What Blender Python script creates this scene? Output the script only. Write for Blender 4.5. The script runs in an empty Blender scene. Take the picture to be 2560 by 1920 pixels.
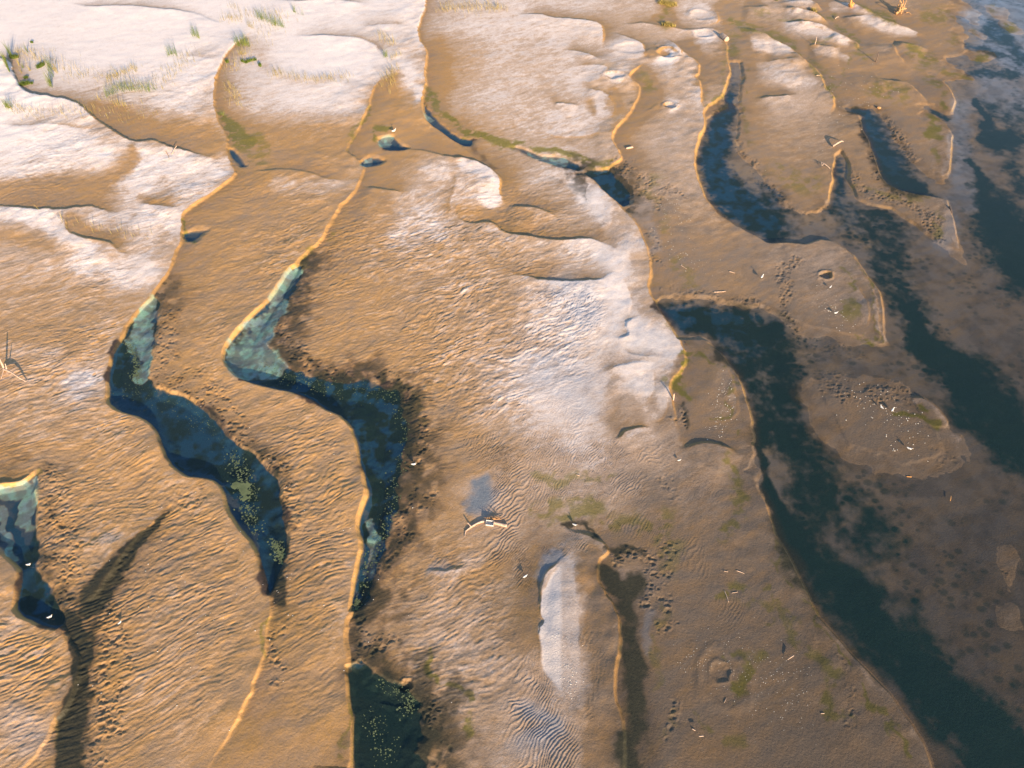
import bpy, bmesh, math, random
import numpy as np
from mathutils import Vector, Matrix

# ------------------------------------------------------------------ camera, sky, sun, exposure
FOC, PITCH, CAMH = 1800.0, 49.5, 50.0          # focal length in photo pixels, degrees below horizon, metres
SUN_EL, SUN_AZ = 14.0, 23.0                    # elevation; shadows fall this many degrees left of straight ahead
SC = bpy.context.scene
COL = SC.collection
cam_d = bpy.data.cameras.new("camera"); cam = bpy.data.objects.new("camera", cam_d); COL.objects.link(cam)
cam_d.sensor_width = 36.0; cam_d.lens = FOC / 2560.0 * 36.0
cam_d.clip_start = 0.5; cam_d.clip_end = 8000
cam.location = (0, 0, CAMH); cam.rotation_euler = (math.radians(90 - PITCH), 0, 0)
SC.camera = cam
w = bpy.data.worlds.new("World"); SC.world = w; w.use_nodes = True
wn = w.node_tree
bg = wn.nodes["Background"]
sky = wn.nodes.new("ShaderNodeTexSky"); sky.sky_type = 'NISHITA'; sky.sun_disc = False
sky.sun_elevation = math.radians(SUN_EL); sky.sun_rotation = math.radians(180 - SUN_AZ)
sky.air_density = 1.0; sky.dust_density = 0.6; sky.ozone_density = 1.6
wn.links.new(sky.outputs[0], bg.inputs[0]); bg.inputs[1].default_value = 0.115
sun_d = bpy.data.lights.new("sun", 'SUN'); sun = bpy.data.objects.new("sun", sun_d); COL.objects.link(sun)
sun_d.energy = 5.0; sun_d.angle = math.radians(0.5); sun_d.color = (1.0, 0.76, 0.50)
e, a = math.radians(SUN_EL), math.radians(SUN_AZ)
ldir = Vector((-math.sin(a) * math.cos(e), math.cos(a) * math.cos(e), -math.sin(e)))
sun.rotation_euler = ldir.to_track_quat('-Z', 'Y').to_euler(); sun.location = (30, -60, 60)
SC.view_settings.view_transform = 'Standard'; SC.view_settings.look = 'None'
SC.view_settings.exposure = 0.95; SC.view_settings.gamma = 1.0
SC.cycles.max_bounces = 6; SC.cycles.transparent_max_bounces = 8

rng = np.random.default_rng(7); random.seed(7)

# ------------------------------------------------------------------ survey points: photo position -> ground position
_c = 640 / 1659.0
CR = dict(A=(0, 0, _c), B=(640, 0, _c), C=(1280, 0, _c), D=(1920, 0, _c), E=(0, 640, _c), F=(640, 640, _c),
          G=(1280, 640, _c), H=(1920, 640, _c), I=(0, 1280, _c), J=(640, 1280, _c), K=(1280, 1280, _c),
          M=(1920, 1280, _c), O=(0, 0, 2560 / 2212.0), P=(0, 0, 1.0), R=(1120, 1240, 200 / 2212.0),
          S=(0, 860, 160 / 2212.0), T=(0, 60, 320 / 2212.0), U=(540, 20, 240 / 2212.0), V=(1760, 0, 560 / 2212.0))


def px(seq):
    """'A' followed by points: crop letters switch the survey sheet the numbers are read from"""
    out = []; ox, oy, s = CR['P']
    for it in seq:
        if isinstance(it, str): ox, oy, s = CR[it]
        else: out.append((ox + it[0] * s, oy + it[1] * s) + tuple(k * s if n == 0 else k for n, k in enumerate(it[2:])))
    return out


_ct, _st = math.cos(math.radians(90 - PITCH)), math.sin(math.radians(90 - PITCH))


def unproj(u, v):
    xc = (u - 1280.0) / FOC; yc = -(v - 960.0) / FOC
    wy = yc * _ct + _st; wz = yc * _st - _ct
    t = CAMH / -wz
    return xc * t, wy * t


def proj(x, y):
    yc = y * _ct - CAMH * _st; zc = y * _st + CAMH * _ct
    return 1280 + FOC * x / zc, 960 - FOC * yc / zc


U0, U1, V0, V1, ST = -300, 2860, -250, 2150, 2
us = np.arange(U0, U1 + 1, ST, dtype=np.float64); vs = np.arange(V0, V1 + 1, ST, dtype=np.float64)
NU, NV = len(us), len(vs)
FU, FV = np.meshgrid(us, vs)
GX, GY = unproj(FU, FV)
GX = GX.astype(np.float32); GY = GY.astype(np.float32); FU = FU.astype(np.float32); FV = FV.astype(np.float32)
CU, CV, CX, CY = FU[::2, ::2], FV[::2, ::2], GX[::2, ::2], GY[::2, ::2]     # coarse survey grid


def up(c):
    """coarse survey grid -> full grid, linear"""
    o = np.empty((NV, NU), np.float32)
    o[::2, ::2] = c
    o[1::2, ::2] = (c[:-1] + c[1:]) * .5
    o[:, 1::2] = (o[:, :-1:2] + o[:, 2::2]) * .5
    return o


def sm(e0, e1, x):
    t = np.clip((x - e0) / (e1 - e0), 0, 1); return t * t * (3 - 2 * t)


_LAT = [np.random.default_rng(100 + i).uniform(-1, 1, (256, 256)).astype(np.float32) for i in range(8)]


def vn(x, y, seed=0):
    L = _LAT[seed % 8]; o = seed * 37.7
    x = x + o; y = y + o * 1.3
    xi = np.floor(x); yi = np.floor(y); fx = (x - xi).astype(np.float32); fy = (y - yi).astype(np.float32)
    xi = xi.astype(np.int32) & 255; yi = yi.astype(np.int32) & 255; x1 = (xi + 1) & 255; y1 = (yi + 1) & 255
    fx = fx * fx * (3 - 2 * fx); fy = fy * fy * (3 - 2 * fy)
    a_ = L[yi, xi]; b_ = L[yi, x1]; c_ = L[y1, xi]; d_ = L[y1, x1]
    return (a_ + (b_ - a_) * fx) * (1 - fy) + (c_ + (d_ - c_) * fx) * fy


def fbm(x, y, seed=0, octv=4):
    s = 0; am = 1.0; tot = 0
    for i in range(octv):
        s = s + am * vn(x, y, seed + i); tot += am; am *= .5
        x, y = x * 1.62 - y * 1.17, x * 1.17 + y * 1.62
    return s / tot


def worley(x, y, seed=0):
    """distance to the nearest jittered point and that point's random value"""
    La, Lb, Lc = _LAT[seed % 8], _LAT[(seed + 1) % 8], _LAT[(seed + 2) % 8]
    xi = np.floor(x).astype(np.int32); yi = np.floor(y).astype(np.int32)
    best = np.full(x.shape, 9, np.float32); val = np.zeros(x.shape, np.float32)
    for dx in (-1, 0, 1):
        for dy in (-1, 0, 1):
            cx, cy = xi + dx, yi + dy
            jx = La[cy & 255, cx & 255] * .45 + .5; jy = Lb[cy & 255, cx & 255] * .45 + .5
            d = (cx + jx - x) ** 2 + (cy + jy - y) ** 2
            m = d < best
            best[m] = d[m]; val[m] = Lc[cy & 255, cx & 255][m]
    return np.sqrt(best), val


def crspline(p, n=4):
    p = np.array(p, float); out = []
    for i in range(len(p) - 1):
        p0 = p[max(i - 1, 0)]; p1 = p[i]; p2 = p[i + 1]; p3 = p[min(i + 2, len(p) - 1)]
        for k in range(n):
            t = k / n
            out.append(.5 * (2 * p1 + (p2 - p0) * t + (2 * p0 - 5 * p1 + 4 * p2 - p3) * t * t + (3 * p1 - p0 - 3 * p2 + p3) * t ** 3))
    out.append(p[-1]); return np.array(out)


def polydist(P, X, Y, rng_, extra=None, soft=.4):
    """distance to an open line, sign of the side, value carried along the line. P: n x 2, all in X/Y units"""
    D = np.full(X.shape, 1e9, np.float32); S = np.ones(X.shape, np.float32); W = np.zeros(X.shape, np.float32); Q = np.full(X.shape, 1e-12, np.float32)
    for i in range(len(P) - 1):
        (x0, y0), (x1, y1) = P[i][:2], P[i + 1][:2]
        ok = (X > min(x0, x1) - rng_) & (X < max(x0, x1) + rng_) & (Y > min(y0, y1) - rng_) & (Y < max(y0, y1) + rng_)
        r = np.where(ok.any(1))[0]; c = np.where(ok.any(0))[0]
        if not len(r) or not len(c): continue
        sl = (slice(r[0], r[-1] + 1), slice(c[0], c[-1] + 1))
        dx, dy = x1 - x0, y1 - y0; L2 = dx * dx + dy * dy + 1e-9
        xx = X[sl] - x0; yy = Y[sl] - y0
        t = np.clip((xx * dx + yy * dy) / L2, 0, 1)
        d = (xx - t * dx) ** 2 + (yy - t * dy) ** 2
        m = d < D[sl]
        D[sl] = np.where(m, d, D[sl]); S[sl] = np.where(m, np.sign(dx * yy - dy * xx), S[sl])
        if extra is not None:
            q = math.sqrt(L2) / (d + soft) ** 1.5
            W[sl] += q * (extra[i] + t * (extra[i + 1] - extra[i])); Q[sl] += q
    return np.sqrt(D), S, W / Q


def inside(P, X, Y):
    ins = np.zeros(X.shape, bool); n = len(P)
    for i in range(n):
        (x0, y0), (x1, y1) = P[i], P[(i + 1) % n]
        if y0 == y1: continue
        ins ^= ((y0 > Y) != (y1 > Y)) & (X < (x1 - x0) * (Y - y0) / (y1 - y0) + x0)
    return ins


def sdf(seq, far=25.0, n=3):
    """signed ground distance (m), positive inside a surveyed outline"""
    P = crspline(px(seq) + px(seq)[:1], n)
    G = np.stack(unproj(P[:, 0], np.maximum(P[:, 1], -900)), 1)
    D, _, _ = polydist(G, CX, CY, far)
    return np.where(inside([tuple(q) for q in G[:-1]], CX, CY), 1, -1) * np.minimum(D, far)


def band(pts, feather=.7):
    """soft stroke through (x, y, half width) points"""
    P = px(pts)
    Q = crspline(P, 3) if len(P) > 1 else np.array([P[0], (P[0][0] + .5, P[0][1], P[0][2])])
    mw = max(q[2] for q in Q)
    D, _, W = polydist(Q[:, :2], CU, CV, mw * (1 + feather) + 4, extra=Q[:, 2], soft=9.0)
    W = np.maximum(W, 1)
    return (1 - sm(1 - feather, 1 + feather, D / W)).astype(np.float32)


def grid(rows):
    """survey of one property every 100 photo pixels, digits 0-9"""
    g = np.array([[int(ch) for ch in r] for r in rows], np.float32) / 9
    x = np.clip((CU - 50) / 100, 0, g.shape[1] - 1.001); y = np.clip((CV - 50) / 100, 0, g.shape[0] - 1.001)
    xi = x.astype(int); yi = y.astype(int); fx = x - xi; fy = y - yi
    fx = fx * fx * (3 - 2 * fx); fy = fy * fy * (3 - 2 * fy)
    return (g[yi, xi] * (1 - fx) + g[yi, xi + 1] * fx) * (1 - fy) + (g[yi + 1, xi] * (1 - fx) + g[yi + 1, xi + 1] * fx) * fy


# ------------------------------------------------------------------ scarps: crest lines of the sand bars
# (points from the far end towards the camera, or left to right; low ground lies left of the direction of travel)
# entries: height, back length, face width, points
SCARPS = [
    (.42, 9, .55, ['A', (1640, 190), (1560, 260), (1480, 340), (1420, 450), (1390, 580), (1388, 680), (1420, 790), (1468, 890), (1475, 1000), (1522, 1110), (1515, 1150), (1400, 1240), (1300, 1310), (1212, 1375), (1175, 1430), (1178, 1560), (1140, 1640), 'E', (1105, 80), (1000, 240), (860, 400), (795, 520), (732, 640), (715, 750), (703, 880), (712, 960), (790, 1008), (900, 1040), (980, 1090), (1030, 1180), (1080, 1310), (1150, 1390), (1220, 1430), (1340, 1440), (1430, 1490), (1475, 1600), 'I', (1500, 20), (1560, 120), (1640, 220), 'J', (38, 340), (72, 470), (92, 640), (65, 780), (60, 900), (0, 1060), 'I', (1620, 1150), (1540, 1340), (1420, 1530), (1340, 1680), (1200, 1900)]),
    (.45, 9, .55, ['B', (1110, -200), (1095, 30), (1070, 120), (1045, 200), (1068, 280), (1102, 360), (1092, 470), (1100, 560), (1075, 640), (1080, 720), (1112, 790), (1200, 860), (1300, 932), (1400, 1020), (1440, 1050)]),
    (.35, 8, .6, ['B', (840, 960), (960, 975), (1100, 992), (1250, 1030), (1400, 1050), (1500, 1103), (1560, 1150), (1582, 1190), (1575, 1240), (1600, 1310), (1650, 1360)]),
    (.42, 9, .6, ['B', (845, 480), (760, 580), (740, 680), (680, 800), (640, 880), (582, 970), (600, 1010), (660, 1050), (700, 1090), (665, 1190), (640, 1250), (560, 1335), (480, 1450), (400, 1580), (310, 1659), 'F', (150, 200), (0, 362), 'E', (1500, 540), (1450, 640), (1468, 720), (1540, 790), (1659, 842), 'F', (130, 868), (260, 898), (370, 938), (450, 998), (540, 1040), (610, 1120), (650, 1230), (678, 1380), (708, 1480), (720, 1560), (695, 1659), 'J', (660, 100), (680, 250), (650, 420), (612, 600), (582, 800), (590, 1000), (602, 1180), (626, 1380), (632, 1659), (636, 1950)]),
    (.58, 8, .5, ['I', (-100, 150), (0, 250), (60, 310), (138, 390), (130, 500), (108, 630), (200, 710), (380, 770), (450, 870), (520, 970), (512, 1070), (440, 1220), (375, 1350), (250, 1550), (150, 1659), (0, 1850)]),
    (.28, 6, .6, ['E', (-200, 1540), (0, 1500), (150, 1470), (240, 1390), (270, 1370)]),
    (.30, 7, .8, ['E', (1150, 1560), (1060, 1659), 'I', (930, 130), (800, 290), (730, 400), (600, 550), (430, 680)]),
    (.375, 9, .7, ['A', (-200, 380), (0, 392), (60, 420), (90, 520), (160, 602), (250, 630), (420, 660), (540, 712), (640, 795), (760, 885), (880, 935), (990, 922), (1100, 972), (1250, 1002), (1400, 1047), (1480, 1055)]),
    (.18, 6, .7, ['A', (-50, 810), (100, 830), (250, 825), (430, 832), (560, 852), (690, 842)]),
    (.32, 8, .8, ['A', (-150, 1330), (0, 1340), (150, 1365), (400, 1372), (600, 1355), (760, 1395), (880, 1405)]),
    (.25, 7, .7, ['A', (860, 1330), (1000, 1345), (1180, 1372)]),
    (.3, 7, .6, ['A', (290, 1370), (340, 1395), (420, 1450), (460, 1525), (560, 1560), (700, 1590), (800, 1650), (900, 1680)]),
    (.25, 6, .8, ['A', (1560, 1120), 'B', (0, 1120), (200, 1115), (350, 1135), (480, 1170), (640, 1190)]),
    (.12, 4, .6, ['B', (-50, 1200), (50, 1185), (150, 1172)]),
    (.22, 6, .8, ['B', (655, 1225), (760, 1230), (900, 1250), (1000, 1270)]),
    (.3, 7, .55, ['B', (1255, 1370), (1320, 1430), (1400, 1455), (1530, 1455), (1600, 1515), 'C', (0, 1530), (130, 1550), (290, 1572), (480, 1562), (600, 1595), (700, 1650), (760, 1690)]),
    (.25, 6, .6, ['B', (1600, 1345), 'C', (0, 1348), (150, 1358), (230, 1385), (300, 1430)]),
    (.26, 6, .55, ['F', (1560, 70), 'G', (-60, 100), (0, 120), (130, 155), (260, 170), (420, 172), (560, 172), (650, 132), (750, 122)]),
    (.2, 4, .45, ['G', (620, 528), (700, 540), (745, 520), (740, 470), (760, 440), (860, 400)]),
    (.16, 4, .5, ['G', (600, 800), (650, 735), (740, 720), (830, 705), (960, 712)]),
    (.18, 5, .6, ['G', (650, 1205), (730, 1160), (830, 1130), (920, 1120)]),
    (.4, 9, .6, ['C', (420, 1125), (490, 1145), (560, 1210), (690, 1340), (800, 1470), (860, 1590), (885, 1659), 'G', (885, 100), (880, 240), (920, 312), (990, 402), (1080, 570), (1108, 680), (1095, 745), (1030, 822), (1020, 900), (1048, 1040), (1070, 1180), (1072, 1260)]),
    (.32, 7, .7, ['G', (1070, 1265), (1200, 1235), (1300, 1235), (1400, 1268), (1500, 1310)]),
    (.26, 6, .7, ['G', (1150, 520), (1240, 552), (1350, 640), (1430, 740), (1490, 870), (1530, 980), (1565, 1100), (1572, 1200)]),
    (.26, 6, 1.0, ['G', (1550, 1370), (1575, 1470), (1650, 1640), 'M', (40, 150), (130, 300), (200, 440), (330, 680), (450, 820), (600, 980), (780, 1170), (920, 1360), (1000, 1500), (1065, 1659), (1200, 1950)]),
    (.35, 7, .55, ['K', (265, 45), (350, 115), (460, 158), (540, 198), (608, 262), (545, 330), (548, 450), (600, 560), (660, 660), (692, 780), (675, 940), (655, 1080), (680, 1280), (712, 1400), (722, 1659), (730, 1950)]),
    (.4, 9, .55, ['C', (1290, 190), (1380, 280), (1392, 400), (1412, 480), (1380, 580), (1355, 632), (1250, 720), (1248, 830), (1218, 900), (1190, 1000), (1186, 1100), (1210, 1180), (1250, 1290), (1335, 1392), (1450, 1472), (1560, 1532), (1659, 1580), 'D', (120, 1580), (230, 1591), (330, 1561), (420, 1571), (500, 1620), 'H', (640, 130), (722, 230), (747, 330), (757, 500), (765, 565)]),
    (.35, 8, .6, ['C', (900, 390), (760, 500), (820, 570), (810, 650), (740, 770), (640, 882), (688, 1000), (692, 1048), (590, 1108), (440, 1122)]),
    (.35, 8, .6, ['C', (960, 230), (1040, 282), (1090, 340), (1190, 412), (1200, 480), (1180, 512), (1214, 560), (1226, 680), (1248, 780)]),
    (.25, 6, .7, ['C', (0, 100), (170, 102), (260, 120), (400, 130), (550, 158), (590, 220), (575, 330)]),
    (.22, 5, .7, ['C', (670, 165), (850, 158), (960, 175), (1100, 198), (1190, 203), (1300, 192), (1380, 250)]),
    (.22, 5, .7, ['C', (610, 208), (720, 238), (820, 285), (855, 345), (830, 390)]),
    (.2, 5, .7, ['C', (320, 335), (420, 342), (520, 372), (580, 405)]),
    (.2, 5, .7, ['C', (390, 445), (500, 435), (610, 450), (570, 500)]),
    (.2, 5, .7, ['C', (430, 580), (520, 590), (620, 625), (660, 700)]),
    (.16, 5, .8, ['C', (250, 690), (330, 680), (450, 700)]),
    (.16, 5, .8, ['C', (870, 745), (920, 705), (990, 665)]),
    (0.45, 6, .8, ['V', (1000, -20), (1100, 60), (1160, 120)]),
    (0.49, 6, .8, ['V', (720, 95), (870, 105), (1040, 148), (1150, 200), (1220, 260)]),
    (0.52, 6, .8, ['V', (680, 225), (800, 230), (1000, 242), (1130, 262), (1250, 315), (1400, 395), (1500, 445), (1490, 510), (1520, 560)]),
    (0.49, 6, .8, ['V', (1165, 32), (1300, 28), (1450, 55), (1600, 118), (1750, 208), (1900, 265), (2100, 330), (2190, 385)]),
    (0.49, 6, .8, ['V', (250, 260), (400, 295), (560, 348), (700, 435), (830, 485), (930, 585), (1050, 675), (1120, 745), (1180, 880), (1245, 960), (1262, 1060), (1220, 1160)]),
    (0.32, 5, .8, ['V', (980, 460), (1100, 468), (1250, 488), (1350, 498)]),
    (0.32, 5, .8, ['V', (360, 72), (480, 84), (560, 84), (660, 72)]),
    (0.41, 5, .8, ['V', (1850, 430), (1930, 452), (2050, 462), (2220, 500)]),
    (0.32, 5, .8, ['V', (1840, 430), (1880, 520), (1920, 590), (2010, 660)]),
    (0.30, 6, .9, ['V', (560, 632), (750, 618), (950, 606)]),
    (0.24, 6, .9, ['V', (470, 985), (700, 968), (950, 948)]),
    (0.30, 5, .9, ['V', (1330, 188), (1500, 182), (1640, 172)]),
    (0.32, 6, .9, ['V', (1640, 700), (1720, 790), (1850, 812), (2000, 842), (2100, 930), (2212, 1060)]),
    (.2, 5, .8, ['B', (200, 245), (350, 240), (540, 245), (680, 265), (770, 310), (830, 400)]),
    (.2, 5, .8, ['B', (100, 0), (250, 15), (400, 5), (540, 10), (650, 25), (800, 40)]),
    (.16, 5, .8, ['B', (650, 195), (760, 180), (900, 170), (980, 190)]),
    (.2, 5, .9, ['A', (430, 20), (600, 50), (800, 45), (1000, 60), (1250, 90), (1400, 150), (1500, 130)]),
    (.14, 4, .7, ['A', (1180, 370), (1280, 385), (1400, 410)]),
    (.22, 4, .35, ['K', (420, 290), (360, 300), (290, 360), (210, 450), (176, 560), (180, 690), (190, 720), (160, 760), (190, 900), (200, 1030)], 1),
    (.15, 3, .5, ['J', (1080, 380), (1200, 395), (1310, 370), (1400, 350)]),
    (.2, 5, .5, ['H', (1190, 1120), (1130, 1020), (1010, 925), (910, 925)], 1),
    (.2, 5, .6, ['D', (1155, 515), (1190, 580), (1222, 660), (1195, 735), (1150, 750)]),
    (.22, 5, .5, ['D', (1200, 835), (1195, 900), (1188, 1040), (1175, 1140), (1150, 1190), (1090, 1190)]),
    (.25, 5, .5, ['D', (520, 705), (590, 770), (612, 840), (650, 915), (692, 1020), (722, 1130), (770, 1198), (860, 1240), (950, 1262), (1100, 1285), (1165, 1300), (1192, 1400), (1222, 1530), (1255, 1650)]),
    (.20, 3, .5, ['G', (1190, 680), (1225, 640), (1300, 655), (1380, 760), (1415, 900), (1395, 1010), (1280, 1040)]),
    (.20, 3, .5, ['G', (1270, 660), (1370, 730), (1430, 860), (1455, 960), (1430, 1050), (1310, 1085)]),
    (.17, 3, .4, ['H', (480, 20), (560, 60), (650, 190), (692, 290), (704, 420), (712, 540), (640, 570)]),
    (.17, 3, .4, ['H', (540, 150), (590, 240), (640, 330), (640, 440), (590, 480)]),
    (.16, 4, .5, ['G', (690, 560), (705, 610), (760, 655), (860, 668), (980, 650)]),
    (.12, 3, .5, ['G', (690, 130), (745, 240), (755, 330), (720, 430)]),
    (.12, 3, .5, ['G', (900, 740), (910, 860), (880, 940), (830, 950)]),
    (.14, 3, .5, ['G', (1000, 860), (990, 980), (950, 1060), (860, 1090)]),
    (.10, 3, .6, ['C', (1290, 60), (1330, 110), (1320, 150), (1240, 165), (1160, 150)]),
    (.10, 3, .6, ['C', (1285, 200), (1310, 235), (1290, 280), (1230, 290), (1190, 265)]),
    (.10, 3, .6, ['C', (850, 290), (870, 350), (820, 385), (740, 390), (680, 370)]),
    (.10, 3, .6, ['C', (1060, 320), (1080, 380), (1050, 425), (1000, 430), (950, 400)]),
    (.10, 3, .6, ['C', (700, 490), (718, 530), (690, 565), (640, 550)]),
    (.12, 3, .6, ['C', (560, 490), (555, 530), (500, 545), (440, 530)]),
    (.12, 3, .6, ['C', (620, 620), (660, 690), (650, 760), (580, 790)]),
    (.10, 4, .6, ['C', (550, 800), (550, 860), (450, 890), (250, 880), (180, 840)]),
    (.12, 3, .5, ['C', (420, 1200), (500, 1215), (570, 1310), (640, 1420), (620, 1460), (520, 1400)]),
    (.14, 4, .6, ['B', (1280, 1100), (1310, 1170), (1278, 1260), (1260, 1340), (1280, 1410)], 1),
    (.14, 3, .5, ['B', (1330, 1075), (1420, 1060), (1500, 1110), (1560, 1190)]),
    (.25, 6, .7, ['D', (470, 985), (440, 1010), (425, 1110), (408, 1240), (390, 1340), (360, 1365)]),
]

RIVER = ['D', (1210, -700), (1228, 0), (1300, 40), (1370, 100), (1393, 150), (1365, 176), (1300, 150), (1255, 112), (1215, 95), (1225, 140), (1262, 190), (1250, 205), (1295, 240), (1255, 270), (1275, 315), (1308, 345), (1290, 358), (1160, 378), (1235, 440), (1355, 512), (1335, 525), (1130, 518), (1165, 560), (1200, 610), (1222, 665), (1192, 740), (1150, 750), (1090, 722), (1035, 690), (1010, 700), (1060, 735), (1120, 775), (1160, 800), (1205, 835), (1194, 900), (1187, 1040), (1174, 1140), (1148, 1190), (1090, 1188), (1035, 1150), (960, 1085), (890, 1020), (850, 925), (795, 830), (735, 745), (680, 695), (560, 702), (480, 700), (500, 720), (560, 735), (595, 770), (612, 840), (650, 915), (692, 1020), (722, 1130), (770, 1198), (860, 1240), (950, 1262), (1100, 1285), (1165, 1300), (1192, 1400), (1222, 1530), (1255, 1650), 'H', (1275, 50), (1235, 40), 'D', (1180, 1640), (1100, 1590), (1000, 1500), (900, 1430), (800, 1360), (640, 1330), (560, 1290), (522, 1180), (515, 1060), (470, 985), (440, 1010), (425, 1110), (408, 1240), (390, 1340), (330, 1372), (220, 1372), (100, 1312), (0, 1195), 'C', (1600, 1150), (1520, 1060), (1462, 980), (1450, 850), (1480, 730), (1445, 690), (1470, 620), (1488, 500), (1478, 410), (1402, 400), (1418, 480), (1384, 580), (1362, 630), (1380, 695), (1252, 770), (1252, 830), (1222, 900), (1195, 1000), (1191, 1100), (1215, 1180), (1255, 1290), (1338, 1390), (1452, 1468), (1562, 1528), (1659, 1578), 'D', (120, 1576), (230, 1588), (330, 1557), (420, 1567), (500, 1615), (560, 1659), 'H', (645, 130), (725, 230), (750, 330), (760, 500), (772, 572), (690, 600), (500, 580), (330, 530), (200, 500), (130, 430), (0, 345), 'G', (1620, 340), (1500, 350), (1350, 320), (1150, 290), (1000, 280), (935, 300), (945, 330), (1003, 420), (1083, 540), (1140, 520), (1242, 548), (1354, 637), (1434, 737), (1494, 867), (1535, 977), (1569, 1100), (1575, 1200), (1560, 1290), (1550, 1370), (1580, 1470), (1655, 1620), 'M', (45, 150), (135, 300), (205, 440), (335, 680), (455, 820), (605, 980), (785, 1170), (925, 1360), (1005, 1500), (1070, 1659), (1250, 2100), (2200, 2600), (4200, 2600), (4200, -3500), 'D', (3500, -900)]
ISLES = [['H', (230, 900), (300, 800), (500, 770), (700, 785), (850, 830), (920, 905), (1010, 925), (1110, 1000), (1190, 1100), (1250, 1180), (1285, 1270), (1200, 1380), (1100, 1440), (900, 1440), (700, 1390), (500, 1300), (380, 1200), (300, 1080)],
         ['D', (1400, 25), (1460, 15), (1550, 95), (1545, 115), (1480, 110), (1420, 70)],
         ['D', (1490, 150), (1560, 148), (1630, 180), (1640, 205), (1600, 214), (1530, 185)],
         ['D', (1300, 360), (1380, 338), (1450, 345), (1478, 375), (1450, 398), (1380, 404), (1310, 390)],
         ['D', (1290, 175), (1340, 190), (1395, 230), (1400, 255), (1350, 230)],
         ['M', (1480, 660), (1520, 600), (1600, 610), (1632, 690), (1620, 760), (1570, 780), (1500, 750)],
         ['M', (1560, 260), (1590, 330), (1590, 420), (1575, 500), (1545, 500), (1540, 380)]]
POOLS = [  # (depth, slope, raggedness, outline)
    (.35, .10, .5, ['E', (1000, 270), (1050, 300), (1022, 480), (992, 640), (965, 740), (1010, 840), (1100, 890), (1250, 950), (1390, 1070), (1490, 1190), (1610, 1280), (1659, 1330), 'F', (60, 1390), (130, 1480), (170, 1600), 'J', (190, 60), (200, 200), (190, 350), (130, 470), (85, 540), (78, 480), (42, 340), 'I', (1655, 235), (1565, 120), (1500, 10), 'E', (1480, 1600), (1435, 1490), (1340, 1444), (1222, 1434), (1152, 1394), (1084, 1310), (1034, 1180), (984, 1092), (904, 1044), (794, 1012), (716, 960), (708, 880), (720, 740), (740, 640), (802, 530), (872, 410), (930, 340)]),
    (.35, .09, .5, ['F', (310, 60), (275, 150), (205, 260), (155, 400), (115, 520), (125, 620), (205, 720), (330, 770), (480, 825), (600, 825), (670, 800), (800, 850), (900, 880), (960, 980), (1000, 1070), (990, 1180), (960, 1290), (960, 1400), (930, 1500), (920, 1600), 'J', (900, 80), (860, 200), (790, 330), (740, 470), (690, 600), (620, 640), (656, 420), (686, 250), (668, 100), (692, 0), 'F', (726, 1560), (714, 1480), (684, 1380), (656, 1230), (616, 1120), (546, 1038), (456, 995), (374, 933), (262, 893), (132, 863), (0, 838), 'E', (1544, 786), (1474, 716), (1455, 645), (1506, 545), (1655, 377), 'F', (80, 305), (156, 205), (235, 85)]),
    (.25, .08, .5, ['E', (-100, 1560), (0, 1515), (150, 1484), (240, 1395), (262, 1420), (220, 1530), (240, 1620), 'I', (225, 60), (250, 200), (250, 350), (300, 450), (390, 590), (430, 680), (370, 755), (205, 702), (116, 630), (138, 500), (145, 390), (66, 310), (0, 245), (-100, 160)]),
    (.25, .07, .8, ['J', (592, 1010), (650, 990), (740, 1060), (860, 1110), (960, 1130), (1050, 1200), (1100, 1300), (1090, 1450), (1120, 1600), (1110, 1900), (645, 1900), (636, 1659), (630, 1400), (606, 1180)]),
    (.3, .12, .25, ['B', (790, 905), (830, 890), (890, 888), (935, 940), (990, 968), (920, 976), (835, 968), (792, 935)]),
    (.25, .1, .25, ['B', (680, 1052), (740, 1020), (830, 1040), (800, 1068), (712, 1086), (684, 1072)]),
    (.15, .05, .3, ['B', (1082, 650), (1140, 740), (1230, 830), (1310, 895), (1400, 915), (1385, 950), (1310, 932), (1205, 858), (1110, 782)]),
    (.22, .08, .3, ['C', (0, 957), (60, 960), (200, 1010), (330, 1022), (420, 1062), (432, 1108), (330, 1086), (150, 1025)]),
    (.2, .06, .5, ['C', (435, 1124), (620, 1100), (680, 1160), (780, 1270), (720, 1340), (565, 1207), (492, 1142)]),
    (.12, .06, .3, ['A', (1482, 965), (1530, 985), (1600, 1070), (1560, 1085), (1500, 1020)]),
    (.14, .07, .3, ['A', (1188, 1520), (1240, 1500), (1350, 1488), (1290, 1540), (1215, 1565)]),
]

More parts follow.
